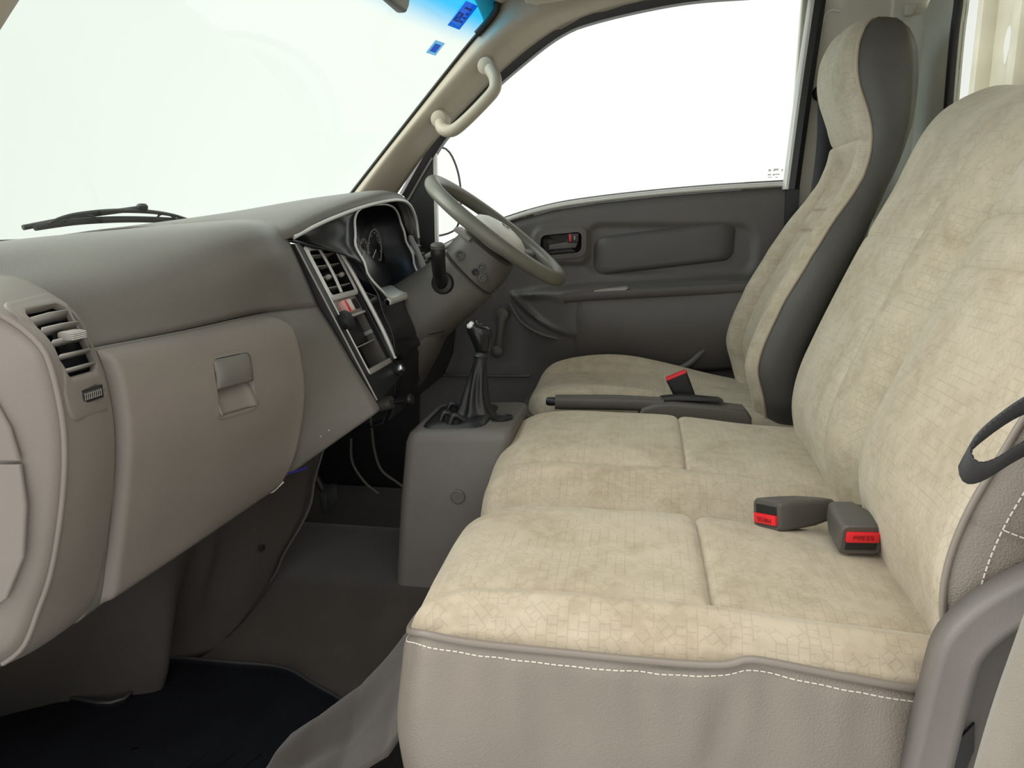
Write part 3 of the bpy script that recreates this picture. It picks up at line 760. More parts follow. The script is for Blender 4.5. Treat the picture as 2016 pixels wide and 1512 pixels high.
# side vent
def tpx(z_target, lo=.25, hi=.75):
    best = min(range(400), key=lambda k: abs(pod(lerp(lo, hi, k / 399), .5).z - z_target)); return lerp(lo, hi, best / 399)
t0, t1 = tpx(.766, .25), tpx(.681)
prow = [[pod(i / (PT - 1), s, .002 * min(1, (1 - s) / .08) ** .5 if s > .92 else .002) for s in PS] for i in range(PT)]
vv, ff, uu = grid_data(prow); nv_ = len(PS)
def in_vent(f):
    i, j = f[0] // nv_, f[0] % nv_; return t0 - .016 < i / (PT - 1) - .028 * (PS[j] - .5) < t1 + .012 and .12 < PS[j] < .88
podo = mesh_obj('end_pod', vv, [f for f in ff if not in_vent(f)], DASH_LO, dash, uu, 60)
SHEAR = .028
def patch_loop(ta, tb, sa, sb, lift, n=10):
    return [pod(lerp(ta, tb, .5 + v) + SHEAR * (lerp(sa, sb, .5 - u) - .5), lerp(sa, sb, .5 - u), lift) for u, v in rrect(1, 1, .16, 8)]
VO, VI = (t0 - .03, t1 + .07, .08, .94), (t0, t1, .19, .84)
def vmix(k): return [lerp(a, b, k) for a, b in zip(VO, VI)]
vf = grid('side_vent_frame', [patch_loop(*vmix(k), l) for k, l in ((0, -.001), (.02, .003), (.10, .0048), (.35, .004), (.6, .004), (.85, .0048), (.95, .004), (1, -.001), (1.0, -.012))], DASH_LO, dash, closed=True)
bw_, bi = patch_loop(t0, t1, .185, .845, -.004), patch_loop(t0 + .002, t1 - .002, .22, .80, -.026)
grid('vent_well', [bw_, bi, patch_loop(t0 + .03, t1 - .03, .4, .6, -.028)], BLACKG, vf, closed=True)
for k in range(5):
    tt = lerp(t0, t1, (k + .72) / 5.2)
    a = [pod(tt + SHEAR * (s - .5), s, .0035) for s in (.195, .5, .835)]; b = [pod(tt + .006 + SHEAR * (s - .5), s, -.010) for s in (.195, .5, .835)]
    grid('vent_slat', [a, b], GREYT, vf, solid=.0026)
tm = lerp(t0, t1, .50)
c = pod(tm, .47, .008); box('vent_tab', c, (.020, .030, .012), GREYT, vf, .004, 2)
for k in range(4): box('tab_rib', c + V((.0102, .0, -.0038 + .0025 * k)), (.0015, .026, .001), SILVER, vf, 0)
tw = lerp(t1, 1, .07); c = pod(t1 + .035, .50, .004)
box('vent_wheel_slot', c + V((-.001, 0, 0)), (.004, .050, .018), BLACK, vf, .001)
wr_ = disc_lathe('vent_thumbwheel', c + V((-.006, -.016, 0)), (0, 1, 0), [(.0075, 0), (.0095, .001), (.0095, .036), (.0075, .037)], BLACK, vf, 24)
for k in range(9): box('wheel_rib', c + V((.0030, -.013 + .0038 * k, 0)), (.0015, .0011, .009), GREYT, vf, 0)
box('wheel_mark', c + V((-.001, .028, .001)), (.002, .007, .007), DASH_UP, vf, .0008)

# ------------------------------------------------------------------ centre stack
T = V((.447, 0, -.894)); N = V((.894, 0, .447)); YA = V((0, 1, 0)); O = V((-.678, 0, .828))
def stk(y, b, c=0.0): return O + YA * y + T * b + N * c
AX = (YA, T, N)
def sbox(name, y0, y1, b0, b1, c0, c1, mat, parent, bev=.003):
    return box(name, stk((y0 + y1) / 2, (b0 + b1) / 2, (c0 + c1) / 2), (y1 - y0, b1 - b0, c1 - c0), mat, parent, bev, 2, AX)
cs = thing('centre_stack', 'black centre stack with twin vents, heater switches and an open slot', 'dashboard', stk(1.56, .2))
# bezel: frame round the vent and the slot
fo = [stk(y, b, .004) for y, b in [(1.468, 0), (1.515, -.004), (1.60, -.004), (1.684, .0), (1.684, .10), (1.684, .20), (1.682, .30), (1.680, .34), (1.60, .348), (1.515, .356), (1.468, .36), (1.468, .30), (1.468, .20), (1.468, .10)]]
fi = [stk(y, b, .004) for y, b in [(1.502, .012), (1.52, .010), (1.60, .010), (1.664, .012), (1.664, .10), (1.662, .20), (1.660, .27), (1.660, .30), (1.60, .302), (1.53, .304), (1.502, .304), (1.502, .27), (1.502, .20), (1.502, .10)]]
bz = ring('stack_bezel', fo, fi, N * -.05, BLACK, cs, 40)
tube('bezel_highlight', [stk(1.4705, b, .005) for b in (0, .1, .2, .3, .355)], .0022, GREYT, bz, 6)  # grey line paints in the highlight along the black bezel's edge
tube('inner_edge', [stk(1.502, b, .005) for b in (.01, .1, .2, .3)], .0018, SILVER, bz, 6)
tube('outer_trim', spline([stk(1.668, .002, .006), stk(1.674, .06, .009), stk(1.677, .13, .010), stk(1.679, .22, .010), stk(1.679, .30, .006)], 30), .0055, SILVER, bz, 8)
sbox('back_plate', 1.50, 1.655, .0, .31, -.055, -.045, BLACK, cs, 0)
# twin vent
vt = ring('vent_frame', [stk(1.584 + u, .067 + v, .006) for u, v in rrect(.162, .122, .010, 4)], [stk(1.584 + u * .88, .069 + v * .84, .007) for u, v in rrect(.162, .122, .010, 4)], N * -.004, SILVER, cs, 40)
grid('vent_well', [[stk(1.584 + u * k, .069 + v * k, c_) for u, v in rrect(.146, .106, .006, 4)] for k, c_ in ((1, 0), (.95, -.03), (.5, -.035), (.02, -.035))], BLACKG, vt, closed=True)
tube('divider_bar', spline([stk(1.582, .012, .001), stk(1.583, .04, .003), stk(1.583, .08, .003), stk(1.582, .118, .001)], 16), .0055, SILVER, vt, 8, .6, tuple(N))
for y0, y1 in ((1.514, 1.577), (1.589, 1.654)):
    for k in range(4): sbox('vent_slat', y0, y1, .026 + k * .025, .0285 + k * .025, -.02, .001, GREYT, vt, .0008)
    disc_lathe('vent_knob', stk((y0 + y1) / 2, .080, .0), N, [(.005, 0), (.006, .006), (.004, .010), (.001, .0105)], GREYT, vt, 12)
# switch shelf
sh_ = sbox('switch_shelf', 1.503, 1.662, .128, .172, -.045, -.004, GREYT, cs, .003)
sbox('shelf_lip', 1.503, 1.662, .126, .131, -.02, .004, SILVER, cs, .001)
sbox('shelf_lip', 1.503, 1.662, .170, .175, -.03, .000, SILVER, cs, .001)
sbox('slider_slot', 1.612, 1.654, .138, .162, -.012, -.0035, BLACK, sh_, .001)
sw = sbox('hazard_switch', 1.548, 1.592, .136, .166, -.02, .010, PINK, cs, .004)
sbox('switch_stripe', 1.552, 1.560, .138, .164, .0095, .0112, RED, sw, .0004)
for k in range(3): sbox('switch_rib', 1.566 + k * .007, 1.569 + k * .007, .139, .163, .0095, .0112, WHITE, sw, .0004)
disc_lathe('heater_knob', stk(1.515, .180, -.012), N, [(.021, 0), (.023, .006), (.022, .026), (.018, .030), (.004, .031)], BLACK, cs, 28)
# empty radio slot and pocket
sbox('radio_blank', 1.504, 1.647, .176, .236, -.045, -.018, BLACK, cs, .003)
sbox('pocket_ledge', 1.503, 1.649, .238, .241, -.045, -.004, GREYT, cs, .0008)
sbox('clip', 1.635, 1.645, .215, .224, -.018, .0, GREYT, cs, .001)
disc_lathe('screw', stk(1.509, .262, -.002), N, [(.004, 0), (.004, .002), (.001, .003)], METAL, cs, 12)
sbox('pocket_side', 1.642, 1.652, .175, .30, -.045, -.002, TAUPE_DK, cs, .001)
lp = sbox('pocket_lip', 1.508, 1.652, .292, .304, -.045, .006, GREYT, cs, .003)
disc_lathe('lighter_bezel', stk(1.652, .325, .004), N, [(.014, 0), (.014, .004), (.010, .007)], BLACK, cs, 20)
disc_lathe('cigarette_lighter', stk(1.652, .325, .008), N, [(.009, 0), (.010, .010), (.008, .014), (.002, .015)], METAL, cs, 20)
disc_lathe('key_barrel', (-.548, 1.66, .462), (.9, -.2, .3), [(.016, -.03), (.016, 0), (.013, .004)], TAUPE_DK, cs, 24)
disc_lathe('choke_knob', (-.536, 1.657, .464), (.9, -.2, .2), [(.007, 0), (.007, .028), (.013, .032), (.014, .042), (.010, .047), (.002, .048)], BLACK, cs, 20)

# ------------------------------------------------------------------ instrument fascia and hood
def fx(y, z):
    x = keyed([(.50, -.515), (.60, -.535), (.69, -.565), (.77, -.600), (.83, -.624), (.88, -.636), (.935, -.640)], z)
    return x - .062 * (1 - sstep(1.47, 1.70, y)) * sstep(.78, .85, z)
TR = [(1.462, -.678, .846), (1.54, -.664, .868), (1.63, -.650, .888), (1.75, -.638, .908), (1.88, -.626, .924), (1.98, -.618, .930), (2.05, -.612, .920), (2.095, -.608, .885), (2.105, -.604, .83)]
hood_keys = [(1.435, -.70, .838)] + TR + [(2.16, -.62, .81), (2.30, -.66, .80)]
HN = 60; hp = spline([(y, x, z) for y, x, z in hood_keys], HN)
rows = []
for p in hp:
    y, x, z = p.x, p.y, p.z
    pr_ = spline([(-1.16, .842), (-1.0, lerp(.868, z, .3)), (-.85, lerp(.875, z, .75) + .006), (x - .06, z + .014), (x - .014, z + .012), (x + .002, z + .004), (x + .003, z - .004)], 26)
    rows.append([V((q.x, y, q.y)) for q in pr_])
ic = thing('instrument_cluster', 'black instrument binnacle with silver edging under a grey hood', 'instrument cluster', (-.62, 1.88, .7))
grid('hood_pad', rows, DASH_UP, ic, solid=.006, off=1)
tube('hood_trim', [V((x + .007, y, z - .003)) for y, x, z in [(q.x, q.y, q.z) for q in spline([(y, x, z) for y, x, z in TR], 50)]], .0042, SILVER, ic, 8)
tube('hood_groove', [V((x - .012, y, z + .008)) for y, x, z in [(q.x, q.y, q.z) for q in spline([(y, x, z) for y, x, z in TR], 50)]], .0038, DASH_UP, ic, 8)
OUT = [(1.468, .842), (1.60, .880), (1.75, .905), (1.88, .921), (1.98, .927), (2.05, .917), (2.095, .88), (2.105, .82), (2.10, .74), (2.08, .64), (2.0, .58), (1.85, .565), (1.68, .56), (1.672, .66), (1.66, .78), (1.50, .829)]
INN = [(1.70, .865), (1.725, .893), (1.79, .908), (1.88, .914), (1.96, .915), (2.02, .905), (2.055, .875), (2.06, .82), (2.05, .76), (2.02, .715), (1.95, .70), (1.83, .695), (1.735, .695), (1.70, .715), (1.672, .76), (1.672, .82)]
per = 5
ol = [V((fx(p.x, p.y) , p.x, p.y)) for p in keyloop(OUT, per)]; il = [V((fx(p.x, p.y), p.x, p.y)) for p in keyloop(INN, per)]
rows = []
for k in range(7):
    t = k / 6; r = []
    for a, b in zip(ol, il):
        q = a.lerp(b, t); r.append(V((fx(q.y, q.z) - .004 * math.sin(math.pi * t) if 0 < k < 6 else q.x, q.y, q.z)))
    rows.append(r)
grid('fascia', rows, BLACKG, ic, closed=True, solid=.004)
cc = sum(il, V()) / len(il)
bk = [V((p.x - .075, lerp(p.y, cc.y, .08), lerp(p.z, cc.z, .10))) for p in il]
bk2 = [V((p.x - .02, p.y, p.z)) for p in il]
grid('binnacle', [il, bk2, bk], CLUSTER, ic, closed=True)
rm = [il[k % len(il)] + V((.002, 0, 0)) for k in range(len(il))]
closed_tube('binnacle_trim', rm, .0030, SILVER, ic, 8)
fc = [[V((lerp(p.x, cc.x - .07, t) , lerp(p.y, cc.y, t), lerp(p.z, cc.z, t))) for p in bk] for t in (0, .5, .99)]
dial = grid('dial_plate', fc, CLUSTER, ic, closed=True)
for yy, rad in ((1.78, .052), (1.95, .052), (1.865, .03)):
    pts = [V((-.672, yy + rad * math.cos(a), .80 + rad * math.sin(a))) for a in [2 * math.pi * k / 40 for k in range(40)]]
    closed_tube('gauge_ring', pts, .0018, GREYT, dial, 6)
    for k in range(9):
        a = math.radians(-40 + k * 32.5); box('tick', (-.672, yy + rad * .82 * math.cos(a), .80 + rad * .82 * math.sin(a)), (.001, .0025, .0025), WHITE, dial, 0)
    tube('needle', [(-.669, yy, .80), (-.669, yy - rad * .6, .80 - rad * .45)], .0012, WHITE, dial, 6)
rows = [[V((fx(y, z) + a, y, z)) for a, z in ((-.045, .712), (-.02, .704), (.000, .698), (.007, .692), (.006, .682))] for y in [lerp(1.715, 1.90, k / 20) for k in range(21)]]
grid('lower_lip', rows, SILVER, ic, solid=.003)
# right hand vent by the door
rvn = ring('driver_vent_frame', [V((-.606 - .3 * u + .45 * (-v), 2.152 + u * .9, .782 + v)) for u, v in rrect(.085, .125, .012, 4)], [V((-.605 - .3 * u * .8 + .45 * (-v) * .86, 2.152 + u * .72, .782 + v * .86)) for u, v in rrect(.085, .125, .012, 4)], (-.02, 0, -.008), SILVER, ic, 40)
box('vent_well', (-.625, 2.152, .775), (.02, .06, .105), BLACKG, rvn, .002)
for k in range(5):
    v = -.042 + k * .021; box('vent_slat', (-.608 - .45 * v, 2.152, .782 + v), (.014, .056, .0035), GREYT, rvn, .0008)
# driver's lower dash panel
rows = [[V((lerp(x0, x0, 0), y, z)) for x0, z in ((-.545, .575), (-.535, .545), (-.545, .47), (-.575, .40), (-.66, .375))] for y in [lerp(1.685, 2.28, k / 12) for k in range(13)]]
grid('knee_panel', rows, BLACK, ic, solid=.006)
rows = [[V((-.665 + a, y, z)) for a, z in ((.01, .82), (.035, .76), (.06, .68), (.075, .57))] for y in (2.10, 2.20, 2.30)]
grid('end_panel', rows, TAUPE_DK, ic, solid=.006)

# ------------------------------------------------------------------ footwell cover under the glovebox
fw_ = thing('footwell_cover', 'dark taupe moulded heater cover under the glovebox', 'cover', (-.8, 1.2, .1))
KC = [  # y, top to bottom (x, z)
 (.84, [(-.95, .36), (-1.05, .25), (-1.15, .12), (-1.24, .0), (-1.27, -.02)]),
 (1.00, [(-.86, .36), (-.95, .26), (-1.05, .13), (-1.13, .03), (-1.17, -.01)]),
 (1.10, [(-.80, .37), (-.86, .27), (-.93, .15), (-.995, .05), (-1.04, -.01)]),
 (1.165, [(-.765, .38), (-.80, .28), (-.83, .16), (-.852, .05), (-.868, -.005)]),
 (1.25, [(-.73, .40), (-.785, .29), (-.845, .17), (-.89, .07), (-.91, .0)]),
 (1.34, [(-.685, .42), (-.725, .30), (-.755, .18), (-.775, .08), (-.785, .01)]),
 (1.47, [(-.62, .44), (-.645, .33), (-.66, .22), (-.70, .13), (-.74, .06)])]
kf = stationed(KC, 31)
def kick(u, i):
    t = i / 30; yend = keyed([(0, 1.485), (.35, 1.470), (.7, 1.42), (1, 1.335)], t); y = lerp(.84, yend, u)
    p = kf(y, i)
    p.x += .008 * math.exp(-((y - 1.165) / .032) ** 2) * sstep(.3, .65, t) * (1 - .4 * sstep(.85, 1, t))
    p.x += .020 * math.exp(-((y - 1.262 - .03 * (t - .5)) / .022) ** 2) * sstep(.15, .5, t)
    p.x += .018 * sstep(.94, 1.0, u) * (-1)
    return p
kp = grid('moulded_cover', [[kick(j / 90, i) for i in range(31)] for j in range(91)], FOOTW, fw_, solid=.006, off=1)
p = kick(.845, 15); disc_lathe('screw', p + V((.002, 0, .002)), (.85, -.2, .45), [(.0085, 0), (.008, .003), (.005, .0035), (.0045, .001)], BLACK, fw_, 16)
tube('cover_edge', [kick(.995, i) + V((.002, .002, 0)) for i in range(2, 30)], .003, TAUPE_DK, fw_, 6)
# blue lead and torn edge between lid and cover
tube('blue_wire', spline([(-.672, 1.325, .384), (-.655, 1.335, .392), (-.642, 1.352, .392), (-.632, 1.372, .394)], 14), .0024, plain('blue wire', (.03, .025, .22), .4), fw_, 6)
prism('torn_edge', [(-.690, 1.30, .372), (-.672, 1.318, .382), (-.664, 1.33, .378), (-.680, 1.315, .362), (-.70, 1.29, .36)], (.003, 0, -.003), THREAD, fw_, 0)
# hanging leads in the driver's footwell
for nm, pts, m_ in (('white_lead', [(-.60, 1.66, .46), (-.607, 1.69, .39), (-.606, 1.70, .33), (-.59, 1.70, .28), (-.55, 1.70, .25), (-.53, 1.70, .235)], TAUPE_DK),
                    ('dark_lead', [(-.66, 1.69, .36), (-.66, 1.69, .30), (-.63, 1.69, .25), (-.60, 1.70, .22)], TAUPE_DK),
                    ('lead_end', [(-.680, 1.63, .385), (-.672, 1.63, .395), (-.664, 1.63, .402)], WHITE)):
    tube(nm, spline(pts, 20), .0032, m_, fw_, 6)
# clutch pedal hidden in shade
pd = thing('foot_pedal', 'dark pedal pad in the shaded driver footwell', 'pedal', (-.72, 1.72, .2))
tube('pedal_arm', spline([(-.85, 1.74, .42), (-.80, 1.73, .30), (-.745, 1.715, .205)], 12), .009, BLACK, pd, 8)
box('pedal_pad', (-.735, 1.712, .195), (.02, .07, .055), RUBBER, pd, .006)
# firewall behind the dash
o = prism('wall_front', [(-1.30, .70, -.03), (-1.30, 2.34, -.03), (-1.18, 2.34, .84), (-1.18, .70, .84)], (-.03, 0, 0), BLACK, None, 0)
tag(o, 'dark firewall behind the dashboard', None, kind='structure')

# ------------------------------------------------------------------ floor mat, console, gear lever
mt = thing('floor_mat', 'black rubber floor mat with raised rim in the passenger footwell', 'mat', (-.75, 1.1, .01))
mo_ = [(-1.13, .92), (-1.125, 1.06), (-1.11, 1.108), (-1.02, 1.113), (-.935, 1.105), (-.90, 1.128), (-.918, 1.21), (-.915, 1.248), (-.885, 1.262), (-.77, 1.264), (-.655, 1.264), (-.573, 1.223), (-.48, 1.165), (-.47, 1.09), (-.52, .95), (-.55, .80), (-.80, .76), (-1.05, .80)]
ml = spline([(x, y, 0) for x, y in mo_], 90, True)
mc = sum(ml, V()) / 90
def mz(x, y): return floor_z(x, y) + .006
rows = []
for t, dz in ((0, 0), (0, .010), (.012, .013), (.022, .010), (.03, .002), (.3, .002), (.6, .002), (.98, .002)):
    r = []
    for p in ml:
        q = p.lerp(mc, t); r.append(V((q.x, q.y, mz(q.x, q.y) + dz)))
    rows.append(r)
grid('mat_body', rows, MATM, mt, closed=True, smooth=70)
tube('mat_rim_highlight', [V((q.x, q.y, mz(q.x, q.y) + .010)) for q in [ml[i % 90].lerp(mc, .012) for i in range(0, 90)]], .004, RUBBER, mt, 6)  # lighter rubber along the raised rim puts its highlight into the colour
for k in range(3):
    tube('moulded_line', [V((q.x, q.y, mz(q.x, q.y) + .003)) for q in [ml[i % 90].lerp(mc, .32 + .14 * k) for i in range(50, 86)]], .0022, MATM, mt, 6)
gc = thing('gear_console', 'taupe plastic console box around the gear lever', 'console', (-.35, 1.58, .1))
def crr(x0, x1, y0, y1, z, r=.022, zs=0): return [V((lerp(x0, x1, .5) + u, lerp(y0, y1, .5) + v, z + zs * u)) for u, v in rrect(x1 - x0, y1 - y0, r, 5)]
secs = [crr(-.485, -.274, 1.448, 1.74, .09, .02), crr(-.472, -.274, 1.455, 1.735, .28, .022), crr(-.458, -.232, 1.462, 1.73, .43, .024, .06), crr(-.452, -.232, 1.468, 1.725, .447, .024, .06), crr(-.44, -.238, 1.48, 1.715, .455, .022, .06)]
loft('console_body', secs, CONSOLE, gc, True, 50)
disc_lathe('screw_cap', (-.343, 1.4555, .317), (0, -1, -.06), [(.0155, -.004), (.0155, .002), (.0135, .003), (.0130, .0018)], CONSOLE, gc, 24)
disc_lathe('cup_recess', (-.268, 1.56, .4635), (-.05, 0, 1), [(.024, -.002), (.024, .0016), (.021, .0018), (.020, -.0005)], BLACK, gc, 28)
gl_ = thing('gear_lever', 'black gear lever with glossy knob and gathered leather boot', 'gear lever', (-.335, 1.6, .455))
secs = [crr(-.432, -.292, 1.485, 1.69, .448, .03, .06), crr(-.427, -.295, 1.49, 1.685, .458, .03, .06), crr(-.412, -.305, 1.505, 1.67, .463, .03, .06)]
loft('boot_flange', secs, BLACK, gl_, True, 50)
rows = []
for i in range(26):
    t = i / 25; c = spline([(-.335, 1.595, .455), (-.333, 1.597, .50), (-.326, 1.6, .55), (-.320, 1.6, .585)], 26)[i]; r = []
    for k in range(40):
        a = 2 * math.pi * k / 40; rad = lerp(.036, .014, t ** .6) * (1 + .22 * math.sin(7 * a + 3 * t) * math.sin(math.pi * min(1, t + .12)) ** .8) + .014 * (1 - t) ** 6
        r.append(V((c.x + rad * math.cos(a), c.y + rad * 1.1 * math.sin(a), c.z)))
    rows.append(r)
grid('leather_boot', rows, BLACK, gl_, closed=True, smooth=80)
for px, py in ((-.395, 1.52), (-.37, 1.50), (-.40, 1.60)):
    tube('boot_fold', spline([(px, py, .455), (px + .01, py + .004, .478), (px + .025, py + .01, .470), (px + .035, py + .015, .458)], 12), .006, BLACK, gl_, 8)
disc_lathe('collar', (-.320, 1.6, .583), (.08, 0, 1), [(.016, 0), (.017, .006), (.014, .010), (.013, .016)], BLACK, gl_, 20)
kn = []
for t, a, b, dx in ((0, .013, .013, 0), (.12, .016, .016, 0), (.35, .021, .020, -.001), (.6, .026, .024, -.004), (.8, .028, .026, -.007), (.92, .024, .023, -.008), (.98, .014, .014, -.008), (1.0, .003, .003, -.008)):
    kn.append([V((-.318 + dx + a * math.cos(q), 1.6 + b * math.sin(q), .596 + .066 * t + .006 * math.cos(q) * (-1) * sstep(.5, 1, t))) for q in [2 * math.pi * k / 24 for k in range(24)]])
loft('knob', kn, BLACKG, gl_, True, 70)
disc_lathe('shift_cap', (-.338, 1.585, .655), (-.5, -.4, .75), [(.008, -.002), (.009, .004), (.007, .007), (.001, .0075)], SILVER, gl_, 16)

# ------------------------------------------------------------------ steering wheel and column
SW = thing('steering_wheel', 'worn olive grey steering wheel with a pale horn pad', 'steering wheel', (-.345, 1.955, .85))
C0 = V((-.347, 1.955, .850)); U = V((0, 1, 0)); W = V((.800, 0, -.600)); NN = V((.600, 0, .800))
R = .2
path = [C0 + U * R * math.cos(a) + W * R * math.sin(a) for a in [2 * math.pi * k / 96 for k in range(96)]]
closed_tube('rim', path, .0185, WHEELM, SW, 16)
for sgn in (-1, 1):
    for dv in (.02, .085):
        a = [C0 + U * sgn * d + W * v + NN * h for d, v, h in ((.055, dv * .5 + .0, -.018), (.10, dv * .8, -.020), (.15, dv * 1.05, -.010), (.185 if dv < .05 else .168, dv * 1.2, 0))]
        tube('spoke', spline(a, 14), lambda t: .020 - .006 * t, WHEELM, SW, 12, .45, tuple(NN))
secs = []
for rr_, h in ((.084, -.034), (.088, -.022), (.086, -.006), (.078, .006), (.06, .015), (.035, .020), (.004, .022)):
    secs.append([C0 + (U * 1.12 * math.cos(a) + W * .92 * math.sin(a)) * rr_ + NN * h + W * .012 for a in [2 * math.pi * k / 40 for k in range(40)]])
loft('horn_pad', secs, HUBM, SW, True, 60)
em = [C0 + (U * 1.3 * math.cos(a) + W * .75 * math.sin(a)) * .020 + NN * .0205 + W * .012 for a in [2 * math.pi * k / 32 for k in range(32)]]
hbm = closed_tube('oval_emblem', em, .0018, METAL, SW, 6)
cN = C0 + NN * .0215 + W * .012
for a, b in (((-.008, -.011), (-.004, .011)), ((.004, -.011), (.008, .011)), ((-.007, .001), (.007, -.001))):
    tube('emblem_stroke', [cN + U * a[0] + W * a[1], cN + U * b[0] + W * b[1]], .0018, METAL, hbm, 6)
col = thing('steering_column', 'dark taupe steering column shroud with a black stalk', 'steering column', (-.5, 1.95, .6))
def csec(c, ry, rx, ax, n=32, sq=2.6):
    ax = V(ax).normalized(); v = V((ax.z, 0, -ax.x)); out = []
    for k in range(n):
        a = 2 * math.pi * k / n; ca, sa = math.cos(a), math.sin(a)
        out.append(V(c) + U * ry * math.copysign(abs(ca) ** (2 / sq), ca) + v * rx * math.copysign(abs(sa) ** (2 / sq), sa))
    return out
AXc = (-.62, 0, -.78)
secs = [csec((-.362, 1.955, .815), .060, .050, AXc), csec((-.368, 1.955, .806), .082, .078, AXc), csec((-.392, 1.955, .775), .088, .084, AXc), csec((-.415, 1.955, .750), .088, .082, (-.7, 0, -.7)), csec((-.419, 1.955, .746), .080, .074, (-.7, 0, -.7))]
loft('upper_shroud', secs, SHROUD, col, True, 50)
secs = [csec((-.417, 1.955, .745), .078, .074, (-.7, 0, -.7)), csec((-.422, 1.955, .741), .088, .084, (-.72, 0, -.68)), csec((-.47, 1.953, .700), .094, .086, (-.78, 0, -.62)), csec((-.53, 1.95, .655), .102, .092, (-.8, 0, -.6)), csec((-.60, 1.95, .605), .11, .10, (-.8, 0, -.6)), csec((-.66, 1.95, .57), .11, .10, (-.8, 0, -.6))]
loft('main_shroud', secs, SHROUD, col, True, 50)
secs = [csec((-.54, 1.945, .60), .086, .060, (-.35, 0, -.94)), csec((-.565, 1.945, .545), .086, .060, (-.35, 0, -.94)), csec((-.595, 1.945, .47), .078, .050, (-.35, 0, -.94)), csec((-.63, 1.945, .40), .064, .036, (-.35, 0, -.94)), csec((-.64, 1.945, .385), .05, .025, (-.35, 0, -.94))]
loft('lower_shroud', secs, SHROUD, col, True, 50)
for c, s_ in (((-.425, 1.868, .792), .012), ((-.372, 1.866, .762), .010), ((-.368, 1.866, .736), .010), ((-.386, 1.866, .750), .009)):
    disc_lathe('shroud_screw', c, (.1, -1, .1), [(s_, -.006), (s_, .003), (s_ * .6, .004), (s_ * .4, .001)], TAUPE_DK if s_ != .009 else BLACK, col, 14)
box('light_panel', (-.420, 1.905, .842), (.05, .07, .012), GREYT, col, .004, 2, (V((.8, 0, -.55)), U, V((.55, 0, .8))))
tube('shroud_seam', spline([(-.60, 1.858, .545), (-.575, 1.855, .575), (-.545, 1.858, .590), (-.505, 1.866, .594), (-.47, 1.878, .602)], 20), .003, BLACK, col, 6)
# stalk
sk = disc_lathe('stalk_boss', (-.470, 1.866, .722), (-.05, -1, .12), [(.030, -.02), (.030, .0), (.026, .010), (.02, .012)], BLACK, col, 24)
tube('stalk', spline([(-.470, 1.86, .722), (-.468, 1.835, .735), (-.462, 1.80, .762), (-.458, 1.78, .79), (-.456, 1.77, .815)], 18), lambda t: .016 + .002 * t if t < .95 else .013, BLACK, col, 14)
disc_lathe('stalk_end', (-.456, 1.770, .812), (.02, -.25, .97), [(.017, 0), (.017, .008), (.013, .011), (.002, .0115)], TAUPE_DK, col, 16)

# ================================================================== BENCH SEAT
bench = thing('bench_seat', 'beige velour double passenger bench seat with taupe leather sides', 'seat', (.1, 1.25, 0))
BP = [(-.262, .27), (-.270, .33), (-.258, .383), (-.215, .413), (-.14, .424), (0, .425), (.108, .422), (.25, .412), (.44, .40)]
BN = 240; bprof = spline(BP, BN)
def bidx(x): return min(range(40, BN), key=lambda i: abs(bprof[i].x - x)) / (BN - 1)
DZ = [(.795, -.034), (.806, -.016), (.820, .002), (.842, .011), (.858, .009), (.872, .002), (.90, .003), (.96, .006), (1.06, .007), (1.12, .005), (1.165, -.003), (1.19, -.016), (1.208, -.05), (1.225, -.078), (1.242, -.074), (1.28, -.038), (1.32, -.010), (1.348, .006), (1.372, .010), (1.44, .022), (1.54, .030), (1.63, .034), (1.67, .031), (1.692, .014), (1.708, -.03), (1.715, -.08)]
def cush(s, y):
    k = s * (BN - 1); i = min(int(k), BN - 2); p = bprof[i].lerp(bprof[i + 1], k - i)
    wz = sstep(.28, .405, p.y); front = 1 - sstep(-.27, -.12, p.x)
    dz = keyed(DZ, y); x = p.x + front * (.022 * max(0, (.875 - y) / .08) ** 2 + .02 * max(0, (y - 1.62) / .08) ** 2)
    x += front * .035 * math.exp(-((y - 1.225) / .055) ** 2)
    sag = .004 * noise.noise(V((p.x * 6, y * 6, 3)))
    return V((x, y, p.y + dz * lerp(.25, 1, wz) + sag * wz))
def panel(name, f, a0, a1, b0, b1, na, nb, mat, parent, dip=.006, wdt=.010, dirv=(0, 0, -1), edges=(1, 1, 1, 1), sa=1.0, uvo=None, ramp=None):
    """upholstery panel: surface f(a, b) whose chosen edges sink into the seam"""
    rows = []; d = V(dirv); A, B = cosp(na), cosp(nb)
    cgrid = [[f(lerp(a0, a1, i), lerp(b0, b1, j)) for j in B] for i in A]
    for i in range(na):
        r = []
        for j in range(nb):
            p = cgrid[i][j]; g = 0
            for e, q in zip(edges, (cgrid[0][j], cgrid[-1][j], cgrid[i][0], cgrid[i][-1])):
                if e: g = max(g, math.exp(-(p - q).length / wdt) * e)
            r.append(p + d * dip * g)
        rows.append(r)
    uvo = uvo or (random.random() * 3, random.random() * 3)
    return grid(name, rows, mat, parent, uvoff=uvo, smooth=80)
S1 = bidx(.108)
Y0, Y1, Y2, Y3, Y4 = .797, .872, 1.225, 1.372, 1.715
panel('seat_roll', cush, .10, 1, Y0, Y1, 90, 26, VELOUR, bench, .016, .007, edges=(0, 0, 0, 1))
panel('seat_panel', cush, .05, S1, Y1, Y2, 90, 60, VELOUR, bench, .013, .007, edges=(0, 1, 1, 0))
panel('seat_panel', cush, S1, 1, Y1, Y2, 60, 60, VELOUR, bench, .013, .007, edges=(1, 0, 1, 0))
panel('centre_strip', cush, .05, 1, Y2, Y3, 90, 34, VELOUR, bench, .009, .006, edges=(0, 0, 0, 1))
